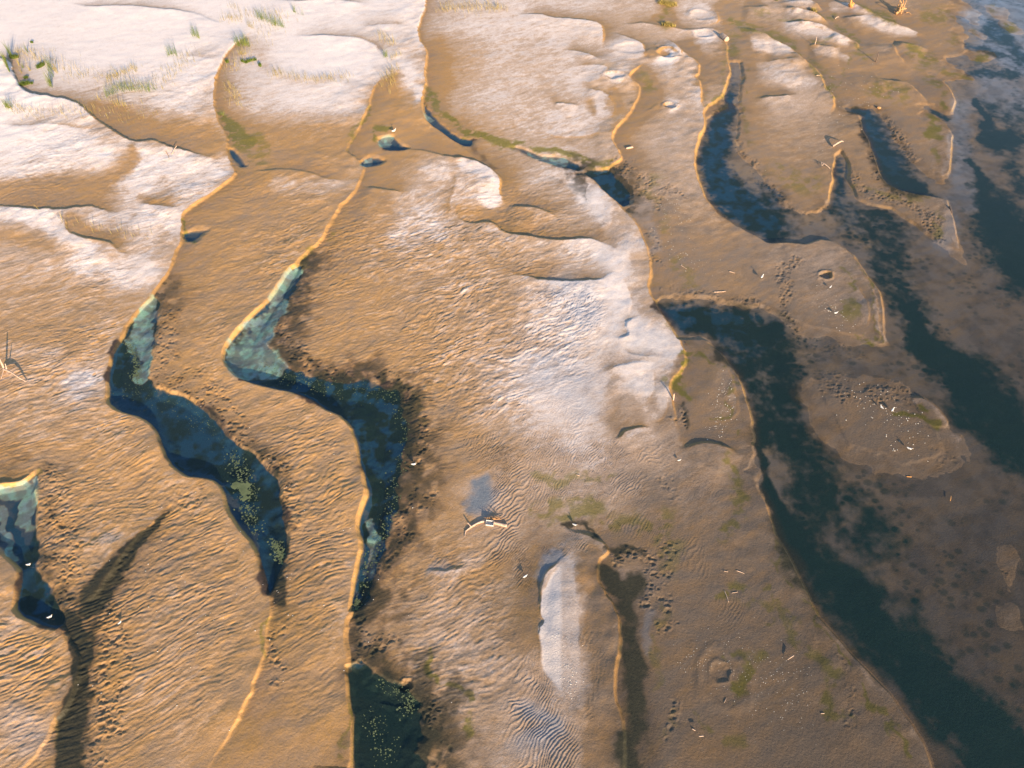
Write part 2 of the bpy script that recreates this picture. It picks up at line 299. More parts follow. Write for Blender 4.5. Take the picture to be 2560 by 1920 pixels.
# ------------------------------------------------------------------ terrain height
H = np.zeros(CX.shape, np.float32)
lit = np.zeros(CX.shape, np.float32); toe = np.zeros(CX.shape, np.float32)
h_add = np.zeros((NV, NU), np.float32); CREST = np.zeros((NV, NU), np.float32); FACE = np.zeros((NV, NU), np.float32); TOE = np.zeros((NV, NU), np.float32); NEAR = np.zeros((NV, NU), np.float32); TOE2 = np.zeros((NV, NU), np.float32)
wob = fbm(GX / 2.2, GY / 2.2, 3, 3) * .22 + fbm(GX / .6, GY / .6, 5, 2) * .13
brk = fbm(GX / 5, GY / 5, 5, 3) + .4 * fbm(GX / 1.2, GY / 1.2, 2, 2)
for A, Lb, wd, seq, *rev in SCARPS:
    P = crspline(px(seq)[::-1] if rev else px(seq), 4)
    G = np.stack(unproj(P[:, 0], P[:, 1]), 1)
    A *= .62 if A >= .38 and seq[0] != 'V' else 1.0; wd *= .6; tot = np.hypot(*(G[1:] - G[:-1]).T).sum(); tl = min(6.0, tot * .3)
    D, S, _ = polydist(G, CX, CY, Lb * 3.2 + 8)
    Wt = np.ones(CX.shape, np.float32)
    for p0, p1 in ((G[0], G[2]), (G[-1], G[-3])):              # die out towards both ends
        T = (p1 - p0) / np.linalg.norm(p1 - p0); rx = CX - p0[0]; ry = CY - p0[1]
        lo = rx * T[0] + ry * T[1]; la = np.abs(rx * T[1] - ry * T[0])
        Wt *= np.maximum(sm(0, tl, lo), sm(.6, 1.3, la / (np.abs(lo) + 1)) * sm(1.6 * Lb, 3.2 * Lb, np.hypot(rx, ry)))
    Dm = up(np.minimum(D, 60)); Ss = up(np.where(D < 1e4, S * np.minimum(D, 60), 60)); Wt = up(Wt)
    near = Dm < Lb * 3.2
    d = np.where(near, Ss, 60) + wob                                  # >0 on the low side
    dn = np.minimum(d, 0)
    prof = np.where(d < 0, np.exp(dn / Lb) * (1 - sm(Lb * 1.6, Lb * 3.0, -dn)), 1 - sm(0, wd, d))
    Av = A * np.maximum(.6, .82 + .6 * brk)
    h_add = np.maximum(h_add, Av * Wt * prof) * .75 + .25 * (h_add + Av * Wt * prof)
    nn = np.minimum(1.1, A / .25) * Wt
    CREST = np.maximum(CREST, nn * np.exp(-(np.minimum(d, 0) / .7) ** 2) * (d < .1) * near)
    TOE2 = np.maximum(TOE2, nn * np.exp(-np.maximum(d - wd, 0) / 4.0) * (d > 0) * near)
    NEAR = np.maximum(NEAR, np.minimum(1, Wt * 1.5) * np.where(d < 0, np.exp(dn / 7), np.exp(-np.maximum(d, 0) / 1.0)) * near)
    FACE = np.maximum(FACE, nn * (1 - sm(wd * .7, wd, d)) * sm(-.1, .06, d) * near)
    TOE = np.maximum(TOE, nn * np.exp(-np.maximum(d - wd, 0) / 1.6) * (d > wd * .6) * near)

rag = fbm(GX / 3.0, GY / 3.0, 1, 4)
rag2 = fbm(GX / 1.0, GY / 1.0, 2, 3)
river = sdf(RIVER, 30, 1)
for q in ISLES:
    river = np.minimum(river, -sdf(q, 30, 2))
river_s = up(river) + (rag * 1.1 + rag2 * .5) * (1 - .85 * np.clip(NEAR * 1.5, 0, 1))
pool_s = np.full((NV, NU), -25, np.float32); big_s = pool_s.copy(); pool_depth = np.zeros((NV, NU), np.float32)
for dep, slo, rg, seq in POOLS:
    s_ = up(sdf(seq, 25, 2)) + (rag * rg * 1.6 + rag2 * rg * 1.1) * (1 - .85 * np.clip(NEAR * 1.5, 0, 1))
    pool_s = np.maximum(pool_s, s_)
    if rg >= .5: big_s = np.maximum(big_s, s_)
    pool_depth = np.maximum(pool_depth, np.where(s_ > 0, np.minimum(dep, .015 + s_ * (slo + .7 * NEAR)), 0))
Z = .11 + h_add + .03 * fbm(GX / 6, GY / 6, 4, 3)
lim = np.maximum(-river_s, -pool_s * 0 - 99)
slp = .03 + 1.5 * NEAR
Z = np.minimum(Z, .012 + slp * np.maximum(-river_s, 0) + .1 * np.maximum(-river_s - 1.5, 0))
Z = np.minimum(Z, .012 + slp * np.maximum(-pool_s, 0) + .1 * np.maximum(-pool_s - 2, 0))
wet_d = np.maximum(np.where(river_s > 0, np.minimum(.5, .008 + .028 * river_s), 0), pool_depth)
Z = np.where(wet_d > 0, np.minimum(Z, .012 - wet_d), Z)

# ------------------------------------------------------------------ surveys of sand, algae, weed
DRY = grid(["99999999998777766645444322", "99999889986566776635333322", "98778678854566755636533332", "98676433333456656524433432",
            "66787433445656645523333421", "77676333345555664433333421", "55565333344445774334442221", "44443333334446885333443222",
            "33443333333446887432333222", "44533333333467887442223222", "44433333333457766442233322", "33333233223345655442233322",
            "33333333233455554433322332", "33433333334455553333322222", "33344333444555774333332223", "43344333455555774333333223",
            "43344333345555774333333322", "43344333234555664333333322", "43334333223455554333333322", "43334333223455554333333322"])


def paint(dst, val, strength, pts, feather=.7):
    if pts[0] == 'V': pts = ['V'] + [(q[0], q[1], q[2] * 1.3) for q in pts[1:]]
    m = band(pts, 1.0 if pts[0] != 'V' else .6) * strength
    return dst + (val - dst) * m


for val, st_, pts in [
    (.95, .8, ['A', (100, 950, 90), (400, 920, 90), (600, 960, 70), (700, 1040, 50)]),
    (.9, .7, ['A', (0, 1120, 40), (300, 1090, 60), (600, 1060, 50)]),
    (.95, .8, ['A', (880, 1100, 50), (1100, 1080, 90), (1300, 1150, 110), (1440, 1120, 60)]),
    (.2, .8, ['A', (0, 1250, 60), (300, 1240, 70), (600, 1220, 80), (800, 1120, 50), (900, 980, 25)]),
    (.3, .5, ['A', (900, 1290, 20), (1100, 1320, 20)]),
    (.25, .8, ['A', (620, 700, 30), (850, 800, 90), (1050, 850, 80), (1250, 860, 80), (1400, 950, 50)]),
    (.95, .7, ['A', (0, 1390, 30), (150, 1400, 40), (300, 1440, 50), (420, 1540, 50), (600, 1610, 40)]),
    (.9, .7, ['A', (620, 1440, 40), (800, 1430, 50), (1000, 1430, 60), (1130, 1480, 50)]),
    (.2, .7, ['A', (0, 1530, 70), (200, 1560, 60), (350, 1610, 40)]),
    (.25, .7, ['A', (480, 1450, 40), (620, 1540, 30), (760, 1590, 20)]),
    (.95, .7, ['E', (950, 120, 90), (750, 120, 80), (560, 60, 80)]),
    (.85, .6, ['E', (560, 820, 90), (420, 940, 60), (650, 780, 50)]),
    (.7, .5, ['E', (60, 620, 60), (240, 660, 60), (400, 620, 60)]),
    (1, .8, ['B', (250, 300, 60), (450, 330, 110), (650, 420, 90)]),
    (.7, .6, ['B', (30, 350, 40), (100, 480, 30), (300, 530, 30), (550, 520, 20)]),
    (.9, .7, ['B', (900, 130, 60), (700, 110, 50)]),
    (.95, .8, ['B', (960, 450, 50), (1010, 560, 50), (1040, 640, 30)]),
    (.2, .8, ['B', (880, 520, 40), (840, 640, 60), (830, 780, 90), (960, 800, 90)]),
    (.2, .6, ['B', (1180, 300, 60), (1200, 500, 60), (1200, 650, 50)]),
    (.8, .5, ['B', (1300, 640, 60), (1500, 620, 80), (1620, 640, 80)]),
    (.85, .7, ['B', (1190, 1085, 60), (1100, 1120, 40), (1230, 1200, 60)]),
    (.95, .85, ['B', (1350, 1075, 25), (1480, 1120, 45), (1550, 1200, 35), (1570, 1320, 35), (1480, 1290, 80)]),
    (.85, .6, ['B', (1000, 1300, 90), (1180, 1300, 60), (950, 1480, 80), (1150, 1500, 60)]),
    (.8, .5, ['B', (350, 1210, 60), (150, 1220, 50), (550, 1210, 40)]),
    (.2, .7, ['B', (1320, 1360, 30), (1450, 1400, 40), (1600, 1430, 40), 'C', (0, 1260, 60), (60, 1400, 60)]),
    (1, .9, ['C', (420, 1200, 25), (500, 1270, 45), (570, 1370, 60), (620, 1440, 40)]),
    (.8, .6, ['C', (150, 1120, 50), (300, 1150, 50), (420, 1150, 30)]),
    (.8, .7, ['C', (620, 1440, 40), (700, 1500, 50), (790, 1600, 40)]),
    (1, .8, ['C', (540, 1610, 40), 'G', (640, 50, 80), (700, 60, 50)]),
    (1, .85, ['G', (660, 190, 50), (720, 280, 70), (760, 380, 40)]),
    (1, .9, ['G', (800, 480, 50), (860, 560, 120), (960, 600, 80), (1040, 650, 30)]),
    (1, .7, ['G', (820, 760, 60), (840, 840, 60), (920, 900, 60), (960, 1000, 40)]),
    
    (.3, .35, ['G', (650, 760, 40), (640, 880, 50), (660, 980, 40)]),
    (.82, .6, ['G', (100, 700, 130), (300, 800, 130), (450, 950, 100), (450, 700, 120), (330, 480, 160)]),
    (.5, .6, ['G', (1250, 700, 50), (1300, 850, 60), (1330, 1000, 60)]),
    (.1, .8, ['G', (1130, 700, 40), (1110, 850, 60), (1130, 980, 50)]),
    (.2, .5, ['F', (1250, 1000, 120), (1350, 1200, 60)]),
    (.65, .5, ['K', (520, 330, 30), (480, 500, 60), (540, 800, 60), (560, 1100, 60), (560, 1350, 50)]),
    (.12, 1, ['K', (545, 330, 80), (530, 600, 90), (550, 900, 100), (570, 1300, 90), (580, 1600, 80)]),
    (.8, .5, ['J', (1300, 370, 60), (1400, 340, 50), (1250, 420, 50)]),
    (.15, .7, ['J', (1350, 480, 60), (1500, 380, 60), (1600, 330, 40)]),
    (.9, .8, ['C', (1220, 110, 80), (1290, 130, 45)]), (.95, .9, ['C', (1245, 235, 65)]), (1, .9, ['C', (1010, 395, 60)]),
    (.95, .8, ['C', (665, 515, 45)]), (.9, .7, ['C', (700, 300, 80), (800, 320, 50)]), (.95, .8, ['C', (1050, 690, 50)]),
    (.9, .6, ['C', (560, 640, 60), (610, 720, 50)]), (.8, .5, ['C', (450, 820, 90), (300, 800, 70)]),
    (.05, .9, ['C', (840, 500, 50), (870, 640, 60), (800, 750, 50), (700, 850, 30)]),
    (.1, .5, ['C', (500, 680, 35), (540, 740, 20)]), (.15, .5, ['C', (640, 600, 25), (690, 720, 25)]),
    (.1, .8, ['C', (920, 350, 30), (980, 370, 12)]), (.1, .7, ['C', (1140, 300, 40), (1230, 420, 30), (1200, 560, 20)]),
    (.1, .8, ['C', (1000, 30, 50), (1020, 150, 40), (960, 130, 40)]),
    (.05, .9, ['C', (1370, 60, 50), (1450, 140, 50), (1460, 260, 60), (1450, 340, 60)]),
    (.9, .7, ['V', (850, 20, 60), (1000, 50, 50)]), (.85, .7, ['V', (860, 140, 30), (1000, 170, 30), (1120, 210, 20)]),
    (.85, .8, ['V', (850, 270, 50), (1050, 320, 60), (1250, 390, 50), (1400, 430, 30)]),
    (.85, .8, ['V', (1280, 70, 40), (1450, 110, 40), (1600, 200, 40), (1800, 290, 40), (2050, 340, 30)]),
    (.9, .8, ['V', (520, 450, 40), (680, 500, 60), (830, 540, 30)]),
    (.75, .8, ['V', (1100, 520, 40), (1300, 550, 40), (1400, 590, 30)]),
    (.75, .8, ['V', (600, 730, 80), (850, 790, 70), (1050, 830, 40)]), (.65, .7, ['V', (700, 1020, 70), (950, 1050, 60)]),
    (.6, .6, ['V', (1700, 460, 50), (1780, 490, 40)]),
    (.7, .8, ['D', (1180, 860, 14), (1180, 1000, 14), (1160, 1130, 16)]), (.7, .8, ['D', (1170, 1330, 14), (1200, 1450, 14), (1235, 1600, 14)]),
    (.8, .9, ['H', (640, 160, 12), (710, 250, 16), (730, 400, 18), (735, 540, 18)]),
    (.6, .6, ['H', (330, 60, 60), (420, 30, 50)]), (.6, .6, ['H', (640, 280, 60), (650, 420, 50)]),
    (.7, .8, ['H', (960, 940, 20), (1080, 1010, 30), (1160, 1110, 40), (1220, 1200, 30)]),
    (.6, .8, ['M', (60, 260, 22), (200, 520, 22), (380, 780, 24), (560, 980, 24), (760, 1200, 26), (900, 1430, 30), (980, 1600, 30)]),
    (.6, .7, ['M', (1560, 700, 60)]),
    (.6, .6, ['G', (1500, 1000, 30), (1450, 850, 20), (1380, 700, 16)]), (.5, .5, ['G', (1480, 1290, 40), (1540, 1450, 24)]),
]:
    DRY = paint(DRY, val, st_, pts)

ALG = np.zeros(CU.shape, np.float32)      # yellow-green algae and moss film
for st_, pts in [
    (.9, ['B', (1095, 610, 18), (1150, 650, 40), (1220, 740, 30), (1320, 800, 25), (1350, 870, 30), (1450, 890, 25), (1640, 940, 25), 'C', (60, 945, 20), (250, 985, 20), (430, 1040, 18), (560, 1080, 30), (660, 1060, 14)]),
    (.8, ['A', (1430, 760, 14), (1500, 820, 40), (1560, 900, 60), (1620, 980, 50)]),
    (.5, ['B', (0, 900, 40), (40, 1040, 50)]),
    (.6, ['B', (740, 700, 16), (690, 790, 20), (620, 900, 20), (600, 970, 16)]),
    (.7, ['B', (780, 900, 16), (800, 850, 20), (870, 840, 14)]),
    (.7, ['A', (1200, 1440, 14), (1210, 1500, 16), (1220, 1590, 14)]),
    (.6, ['B', (480, 1530, 16), (430, 1590, 24), (350, 1650, 24), 'F', (300, 60, 40), (240, 130, 30)]),
    (.6, ['E', (250, 1400, 20), (160, 1480, 10), (0, 1510, 8)]),
    (.35, ['F', (870, 860, 60), (1000, 900, 50), (1080, 1050, 50)]),
    (.8, ['G', (1090, 640, 20), (1150, 660, 30), (1120, 800, 35), (1080, 900, 40), (1120, 960, 30)]),
    (.5, ['G', (1010, 850, 12), (1030, 960, 10)]), (.5, ['G', (1000, 440, 8), (1060, 540, 10), (1090, 640, 10)]),
    (.6, ['G', (1200, 640, 14), (1330, 680, 12), (1410, 800, 12), (1430, 930, 12), (1380, 1030, 14), (1250, 1030, 12)]),
    (.5, ['G', (1450, 1090, 14), (1480, 1170, 10)]),
    (.6, ['G', (1350, 1310, 30), (1450, 1450, 30), (1480, 1600, 40), 'K', (1450, 60, 40), (1350, 100, 40)]),
    (.45, ['G', (140, 1390, 30), (300, 1420, 40), (650, 1440, 30), (730, 1410, 20)]),
    (.5, ['G', (100, 1640, 40), (350, 1580, 50), (600, 1640, 60), 'K', (250, 30, 30), (700, 60, 60), (1000, 50, 80)]),
    (.7, ['K', (1300, 580, 30), (1400, 560, 60), (1500, 590, 60), (1580, 640, 50), (1640, 700, 40)]),
    (.6, ['K', (1640, 560, 30), 'M', (30, 640, 40), (150, 740, 30), (250, 900, 40), (380, 1100, 40), (420, 1300, 40), (560, 1350, 30)]),
    (.7, ['K', (1380, 980, 20), (1500, 950, 40), (1560, 1080, 30), (1480, 1160, 30)]), (.7, ['K', (1620, 930, 50)]),
    (.35, ['K', (970, 600, 40), (960, 900, 40), (980, 1150, 50), (980, 1450, 60)]), (.4, ['K', (1000, 200, 80), (1080, 400, 60)]),
    (.4, ['K', (1200, 1300, 30), (1320, 1490, 30), (1500, 1440, 40)]),
    (.75, ['J', (1120, 940, 14), (1180, 1040, 24), (1280, 1090, 28), (1360, 1190, 34), (1390, 1290, 30), (1360, 1430, 40)]),
    (.35, ['J', (760, 950, 50), (900, 960, 50)]), (.5, ['I', (420, 1400, 20), (430, 1560, 30)]),
    (.5, ['J', (95, 660, 14), (80, 800, 14), (70, 930, 16), (20, 1090, 16)]),
    (.45, ['J', (600, 1250, 8), (610, 1450, 10), (610, 1620, 10)]),
    (.9, ['H', (940, 985, 16), (1020, 1010, 10)]), (.9, ['H', (830, 1060, 22), (950, 1060, 20), (1050, 1090, 30)]),
    (.6, ['H', (460, 360, 60), (540, 390, 50), (530, 300, 40)]), (.8, ['H', (560, 530, 14), (680, 550, 18)]),
    (.6, ['H', (500, 80, 14), (530, 160, 12), (570, 240, 12)]), (.6, ['H', (540, 60, 8), (640, 170, 7), (690, 260, 8), (700, 420, 8), (715, 540, 8)]),
    (.4, ['D', (30, 1100, 60), (200, 1200, 60), (300, 1200, 50)]), (.5, ['D', (560, 1220, 30), (700, 1260, 30), (860, 1280, 30), (1000, 1290, 40)]),
    (.5, ['D', (1090, 1400, 20), (1110, 1550, 20)]),
    (.85, ['D', (1050, 760, 30), (1080, 830, 40), (1030, 880, 25), (1130, 900, 20)]), (.6, ['D', (1080, 950, 20), (1120, 1050, 12)]),
    (.7, ['D', (1050, 520, 30), (1090, 560, 24)]), (.6, ['D', (1160, 620, 20), (1130, 700, 16)]),
    (.7, ['D', (920, 320, 40), (1000, 380, 50), (1070, 440, 40)]), (.6, ['D', (1150, 470, 24), (1300, 508, 14)]),
    (.5, ['D', (700, 600, 60), (860, 620, 60)]), (.75, ['D', (1380, 370, 40), (1430, 372, 20)]), (.75, ['D', (1560, 180, 40)]), (.5, ['D', (1460, 60, 40)]), (.5, ['D', (1330, 205, 25)]),
    (.5, ['D', (1040, 90, 60), (1150, 110, 50)]), (.5, ['D', (1190, 270, 40)]),
    (.75, ['V', (280, 230, 40), (450, 290, 40), (650, 350, 50), (800, 420, 50), (880, 470, 40)]),
    (.6, ['V', (940, 570, 30), (1100, 680, 40), (1200, 800, 40), (1280, 980, 25)]),
    (.7, ['V', (1080, 130, 30), (1180, 190, 30), (1280, 170, 30)]), (.65, ['V', (1300, 280, 40), (1420, 340, 40), (1500, 400, 40), (1540, 540, 40), (1640, 580, 30)]),
    (.7, ['V', (1460, 45, 15), (1600, 90, 25), (1750, 170, 40), (1900, 240, 30)]), (.5, ['V', (1200, 430, 30), (1050, 430, 20)]),
    (.5, ['V', (750, 210, 20), (950, 225, 16)]), (.5, ['V', (640, 170, 40), (500, 130, 40)]),
    (.5, ['V', (1500, 490, 14), (1260, 960, 14)]), (.4, ['V', (400, 720, 20), (400, 1000, 20), (420, 1300, 40), (500, 1500, 50)]),
    (.5, ['C', (1380, 400, 14), (1370, 600, 14), (1270, 680, 20)]), (.6, ['C', (1440, 250, 50), (1420, 350, 40)]), (.5, ['C', (830, 480, 40), (880, 560, 40)]),
    (.5, ['C', (1010, 30, 40), (1000, 170, 40)]), (.35, ['C', (900, 1200, 80), (1000, 1480, 40)]), (.45, ['G', (1080, 60, 60), (1180, 180, 60)]),
    (.7, ['M', (20, 180, 6), (60, 360, 8), (110, 480, 8), (200, 600, 8), (280, 720, 7), (400, 860, 7), (460, 960, 8), (600, 1120, 9), (680, 1300, 20), (780, 1430, 14), (880, 1560, 14)]),
    (.35, ['I', (150, 480, 14), (140, 590, 10)]),
]:
    ALG = np.maximum(ALG, band(pts) * st_)

MAT = np.zeros(CU.shape, np.float32)      # pale teal algae mats lying in the pools
for st_, pts in [
    (1, ['E', (1010, 290, 25), (960, 370, 50), (920, 450, 65), (910, 530, 65), (930, 620, 50), (920, 700, 45), (900, 780, 45)]),
    (1, ['F', (260, 120, 30), (150, 260, 55), (80, 400, 75), (30, 520, 90), 'E', (1620, 640, 130), (1560, 680, 100), 'F', (20, 690, 60), (130, 710, 60)]),
    (.9, ['E', (0, 1540, 30), (120, 1520, 30), (220, 1450, 24), (200, 1580, 60), 'I', (190, 60, 50)]), (.8, ['E', (20, 1620, 30), 'I', (20, 200, 40), (80, 290, 25)]),
    (1, ['B', (800, 925, 14), (840, 905, 22), (880, 900, 18), (812, 950, 12)]), (.8, ['B', (700, 1050, 18), (740, 1035, 20), (710, 1075, 14)]),
    (.7, ['B', (1120, 760, 20), (1150, 790, 14)]), (.7, ['C', (120, 1010, 18), (250, 1050, 24), (350, 1070, 20)]),
    (.55, ['J', (720, 60, 30), (730, 200, 40), (720, 380, 30), (740, 300, 30)]),
]:
    MAT = np.maximum(MAT, band(pts, .4) * st_)

WEED = np.zeros(CU.shape, np.float32)     # dark weed and silt
for st_, pts in [
    (1, ['E', (800, 560, 25), (790, 700, 60), (800, 860, 80), (950, 960, 90), (1130, 1060, 110), (1200, 1220, 130), (1350, 1330, 110), (1560, 1450, 60), 'I', (1659, 60, 40)]),
    (.7, ['E', (1250, 980, 50), (1400, 1120, 50), (1560, 1280, 50), 'F', (60, 1420, 60), (140, 1600, 50)]),
    (1, ['E', (1600, 790, 10), 'F', (60, 800, 40), (250, 850, 60), (480, 910, 90), (700, 960, 130), (840, 980, 120), (860, 1150, 120), (820, 1300, 110), (800, 1450, 80), (740, 1560, 20)]),
    (1, ['I', (60, 20, 25), (90, 130, 40), (170, 260, 40), (200, 420, 50), (200, 600, 60), (330, 690, 60), (470, 740, 60), (530, 850, 60), (560, 980, 40), (580, 1120, 70), (540, 1300, 110), (500, 1500, 90), (500, 1800, 80)]),
    (1, ['I', (1070, 30, 12), (940, 150, 30), (830, 310, 50), (700, 470, 60), (560, 620, 70)]),
    (1, ['J', (620, 1040, 20), (720, 1150, 80), (820, 1250, 180), (870, 1400, 220), (860, 1600, 230), (870, 1900, 230)]),
    (1, ['B', (850, 950, 26), (900, 950, 26), (950, 965, 12)]), (.9, ['B', (740, 1060, 18), (780, 1045, 16)]), (.9, ['B', (1340, 920, 14), (1380, 925, 12)]),
    (.5, ['B', (1200, 840, 14), (1300, 910, 20), (1400, 960, 30), (1460, 1020, 40), (1520, 1080, 30)]),
    (.5, ['C', (300, 1080, 20), (480, 1100, 20)]), (.8, ['C', (500, 1130, 14), (600, 1190, 50), (680, 1260, 50), (720, 1320, 20)]),
    (1, ['C', (1400, 620, 30), (1400, 700, 40), (1340, 800, 60), (1330, 900, 90), (1300, 1050, 90), (1350, 1200, 110), (1450, 1300, 130), (1600, 1400, 120), 'D', (30, 1450, 80)]),
    (.7, ['D', (0, 1300, 60), (60, 1440, 90), (40, 1540, 40)]), (.5, ['C', (1440, 480, 20), (1420, 560, 30)]),
    (1, ['D', (520, 715, 14), (640, 740, 40), (660, 850, 50), (730, 970, 60), (800, 1080, 70), (880, 1180, 60), (1010, 1230, 40)]),
    (.6, ['D', (690, 760, 30), (780, 900, 40), (880, 1060, 40)]),
    (.65, ['D', (460, 1060, 24), (450, 1200, 40), (470, 1380, 60), (620, 1420, 70), (800, 1520, 80), 'H', (760, 40, 90), (850, 200, 80), (950, 400, 80)]),
    (1, ['H', (930, 380, 30), (980, 520, 60), (1080, 640, 80), (1230, 740, 100), (1330, 900, 130), (1480, 1050, 130), (1659, 1230, 110), (1900, 1450, 120)]),
    (1, ['D', (1330, 660, 30), (1400, 760, 20), (1440, 880, 50), (1560, 900, 60)]), (1, ['D', (1310, 1050, 20), (1370, 1140, 40), (1420, 1280, 60), (1480, 1420, 100), (1600, 1560, 120), 'H', (1620, 20, 90), (1720, 120, 90)]),
    (.8, ['D', (1450, 200, 50), (1540, 270, 40), (1659, 370, 40)]), (.7, ['D', (1280, 290, 20), (1400, 320, 30), (1500, 350, 30)]), (.7, ['D', (1300, 480, 16), (1450, 470, 24), (1600, 480, 30)]),
    (.6, ['D', (1400, 650, 30), (1520, 740, 50), (1659, 760, 60)]), (.6, ['D', (1560, 1000, 40), (1659, 1200, 60)]),
    (.9, ['D', (1060, 715, 8), (1120, 750, 12), (1170, 775, 10)]),
    (.9, ['G', (960, 320, 20), (1080, 390, 50), (1250, 420, 70), (1450, 470, 90), (1580, 560, 130), 'H', (30, 560, 100)]),
    (.8, ['G', (1380, 600, 60), (1550, 800, 60), (1620, 1000, 70), (1640, 1150, 60)]),
    (.8, ['H', (60, 700, 110), (80, 900, 110), (120, 1100, 110), (240, 1250, 80), 'M', (300, 0, 130)]),
    (1, ['G', (1600, 1240, 20), (1630, 1400, 40), 'M', (90, 40, 60), (200, 260, 110), (360, 450, 130), (560, 620, 170), (720, 800, 120), (880, 880, 130), (1050, 1080, 120), (1250, 1300, 120), (1450, 1550, 140), (1600, 1800, 150)]),
    (.7, ['M', (600, 80, 130), (700, 180, 100)]), (.7, ['M', (1100, 1400, 60), (1300, 1550, 80), (1400, 1700, 100)]), (.8, ['M', (1600, 1500, 60)]),
    (.7, ['K', (300, 70, 12), (420, 110, 26), (540, 150, 24), (590, 190, 12)]), (.7, ['K', (660, 280, 20), (760, 275, 30), (840, 280, 16)]),
    (1, ['K', (600, 420, 40), (660, 500, 80), (720, 570, 70), (800, 480, 60)]), (.85, ['K', (690, 640, 50), (745, 800, 80), (770, 1000, 115), (765, 1200, 100), (770, 1600, 90), (775, 1900, 90)]),
    (.6, ['G', (1080, 1000, 24), (1100, 1100, 20)]), (.35, ['G', (1170, 700, 20), (1170, 900, 20), (1210, 980, 12)]),
    (.4, ['K', (880, 1350, 16), (895, 1600, 14)]),
    (.95, ['J', (130, 40, 110), (140, 220, 100), (125, 400, 75), (100, 540, 40)]), (.5, ['J', (800, 120, 70), (760, 300, 50), (690, 520, 50), (660, 700, 40)]),
    (.5, ['F', (0, 1310, 50), (60, 1450, 80), (130, 1600, 60)]), (.35, ['J', (100, 880, 30)]),
]:
    WEED = np.maximum(WEED, band([q if isinstance(q, str) else (q[0], q[1], q[2] * ((1.6 if q[2] > 45 else 1.2) if pts[0] in 'DGHM' else 1)) for q in pts], .8) * st_)

SILT = band(['F', (1450, 1480, 30), (1490, 1560, 70), (1430, 1630, 60), (1350, 1640, 30)])   # wet slate-grey silt in the hollow by the log
BLU = np.zeros(CU.shape, np.float32)      # grey-blue tint: silt film, plus sky reflection painted into the far right river bed
for st_, pts in [
    (.6, ['F', (1450, 1480, 40), (1480, 1560, 80), (1420, 1640, 60)]), (.5, ['J', (1200, 385, 50)]),
    (.3, ['K', (240, 480, 50), (230, 640, 60), (240, 800, 60)]), (.7, ['K', (230, 380, 40), (320, 290, 40)]),
    (.45, ['G', (250, 750, 160), (400, 850, 140), (480, 1000, 80)]), (.3, ['G', (850, 560, 100)]), (.4, ['G', (450, 330, 120), (330, 200, 100)]),
    (.6, ['E', (1590, 1520, 40), (1540, 1440, 30), 'J', (0, 0, 20)]), (.5, ['J', (760, 60, 40), (720, 200, 30)]),
    (.8, ['E', (1570, 600, 50), (1620, 560, 40)]), (.4, ['K', (880, 700, 40), (900, 850, 40)]),
    (.9, ['D', (1330, 100, 60), (1500, 250, 110), (1659, 380, 120)]), (.9, ['D', (1400, -40, 100), (1600, 60, 100), (1800, 200, 150)]), (.6, ['D', (1450, 560, 120), (1600, 650, 120)]), (.5, ['D', (1250, 700, 60), (1250, 1000, 60), (1290, 1300, 60)]),  # sky reflection on the river, painted as blue bed colour
    (.35, ['I', (250, 1480, 120), (100, 1380, 100)]), (.3, ['E', (560, 850, 100)]),
    (.4, ['D', (1150, 1600, 60), (1200, 1300, 40)]), (.3, ['C', (840, 1350, 60), (880, 1500, 40), (920, 1640, 40)]),
    (.5, ['K', (140, 1500, 150), (300, 1350, 60), (60, 1250, 60)]),
]:
    BLU = np.maximum(BLU, band(pts) * st_)

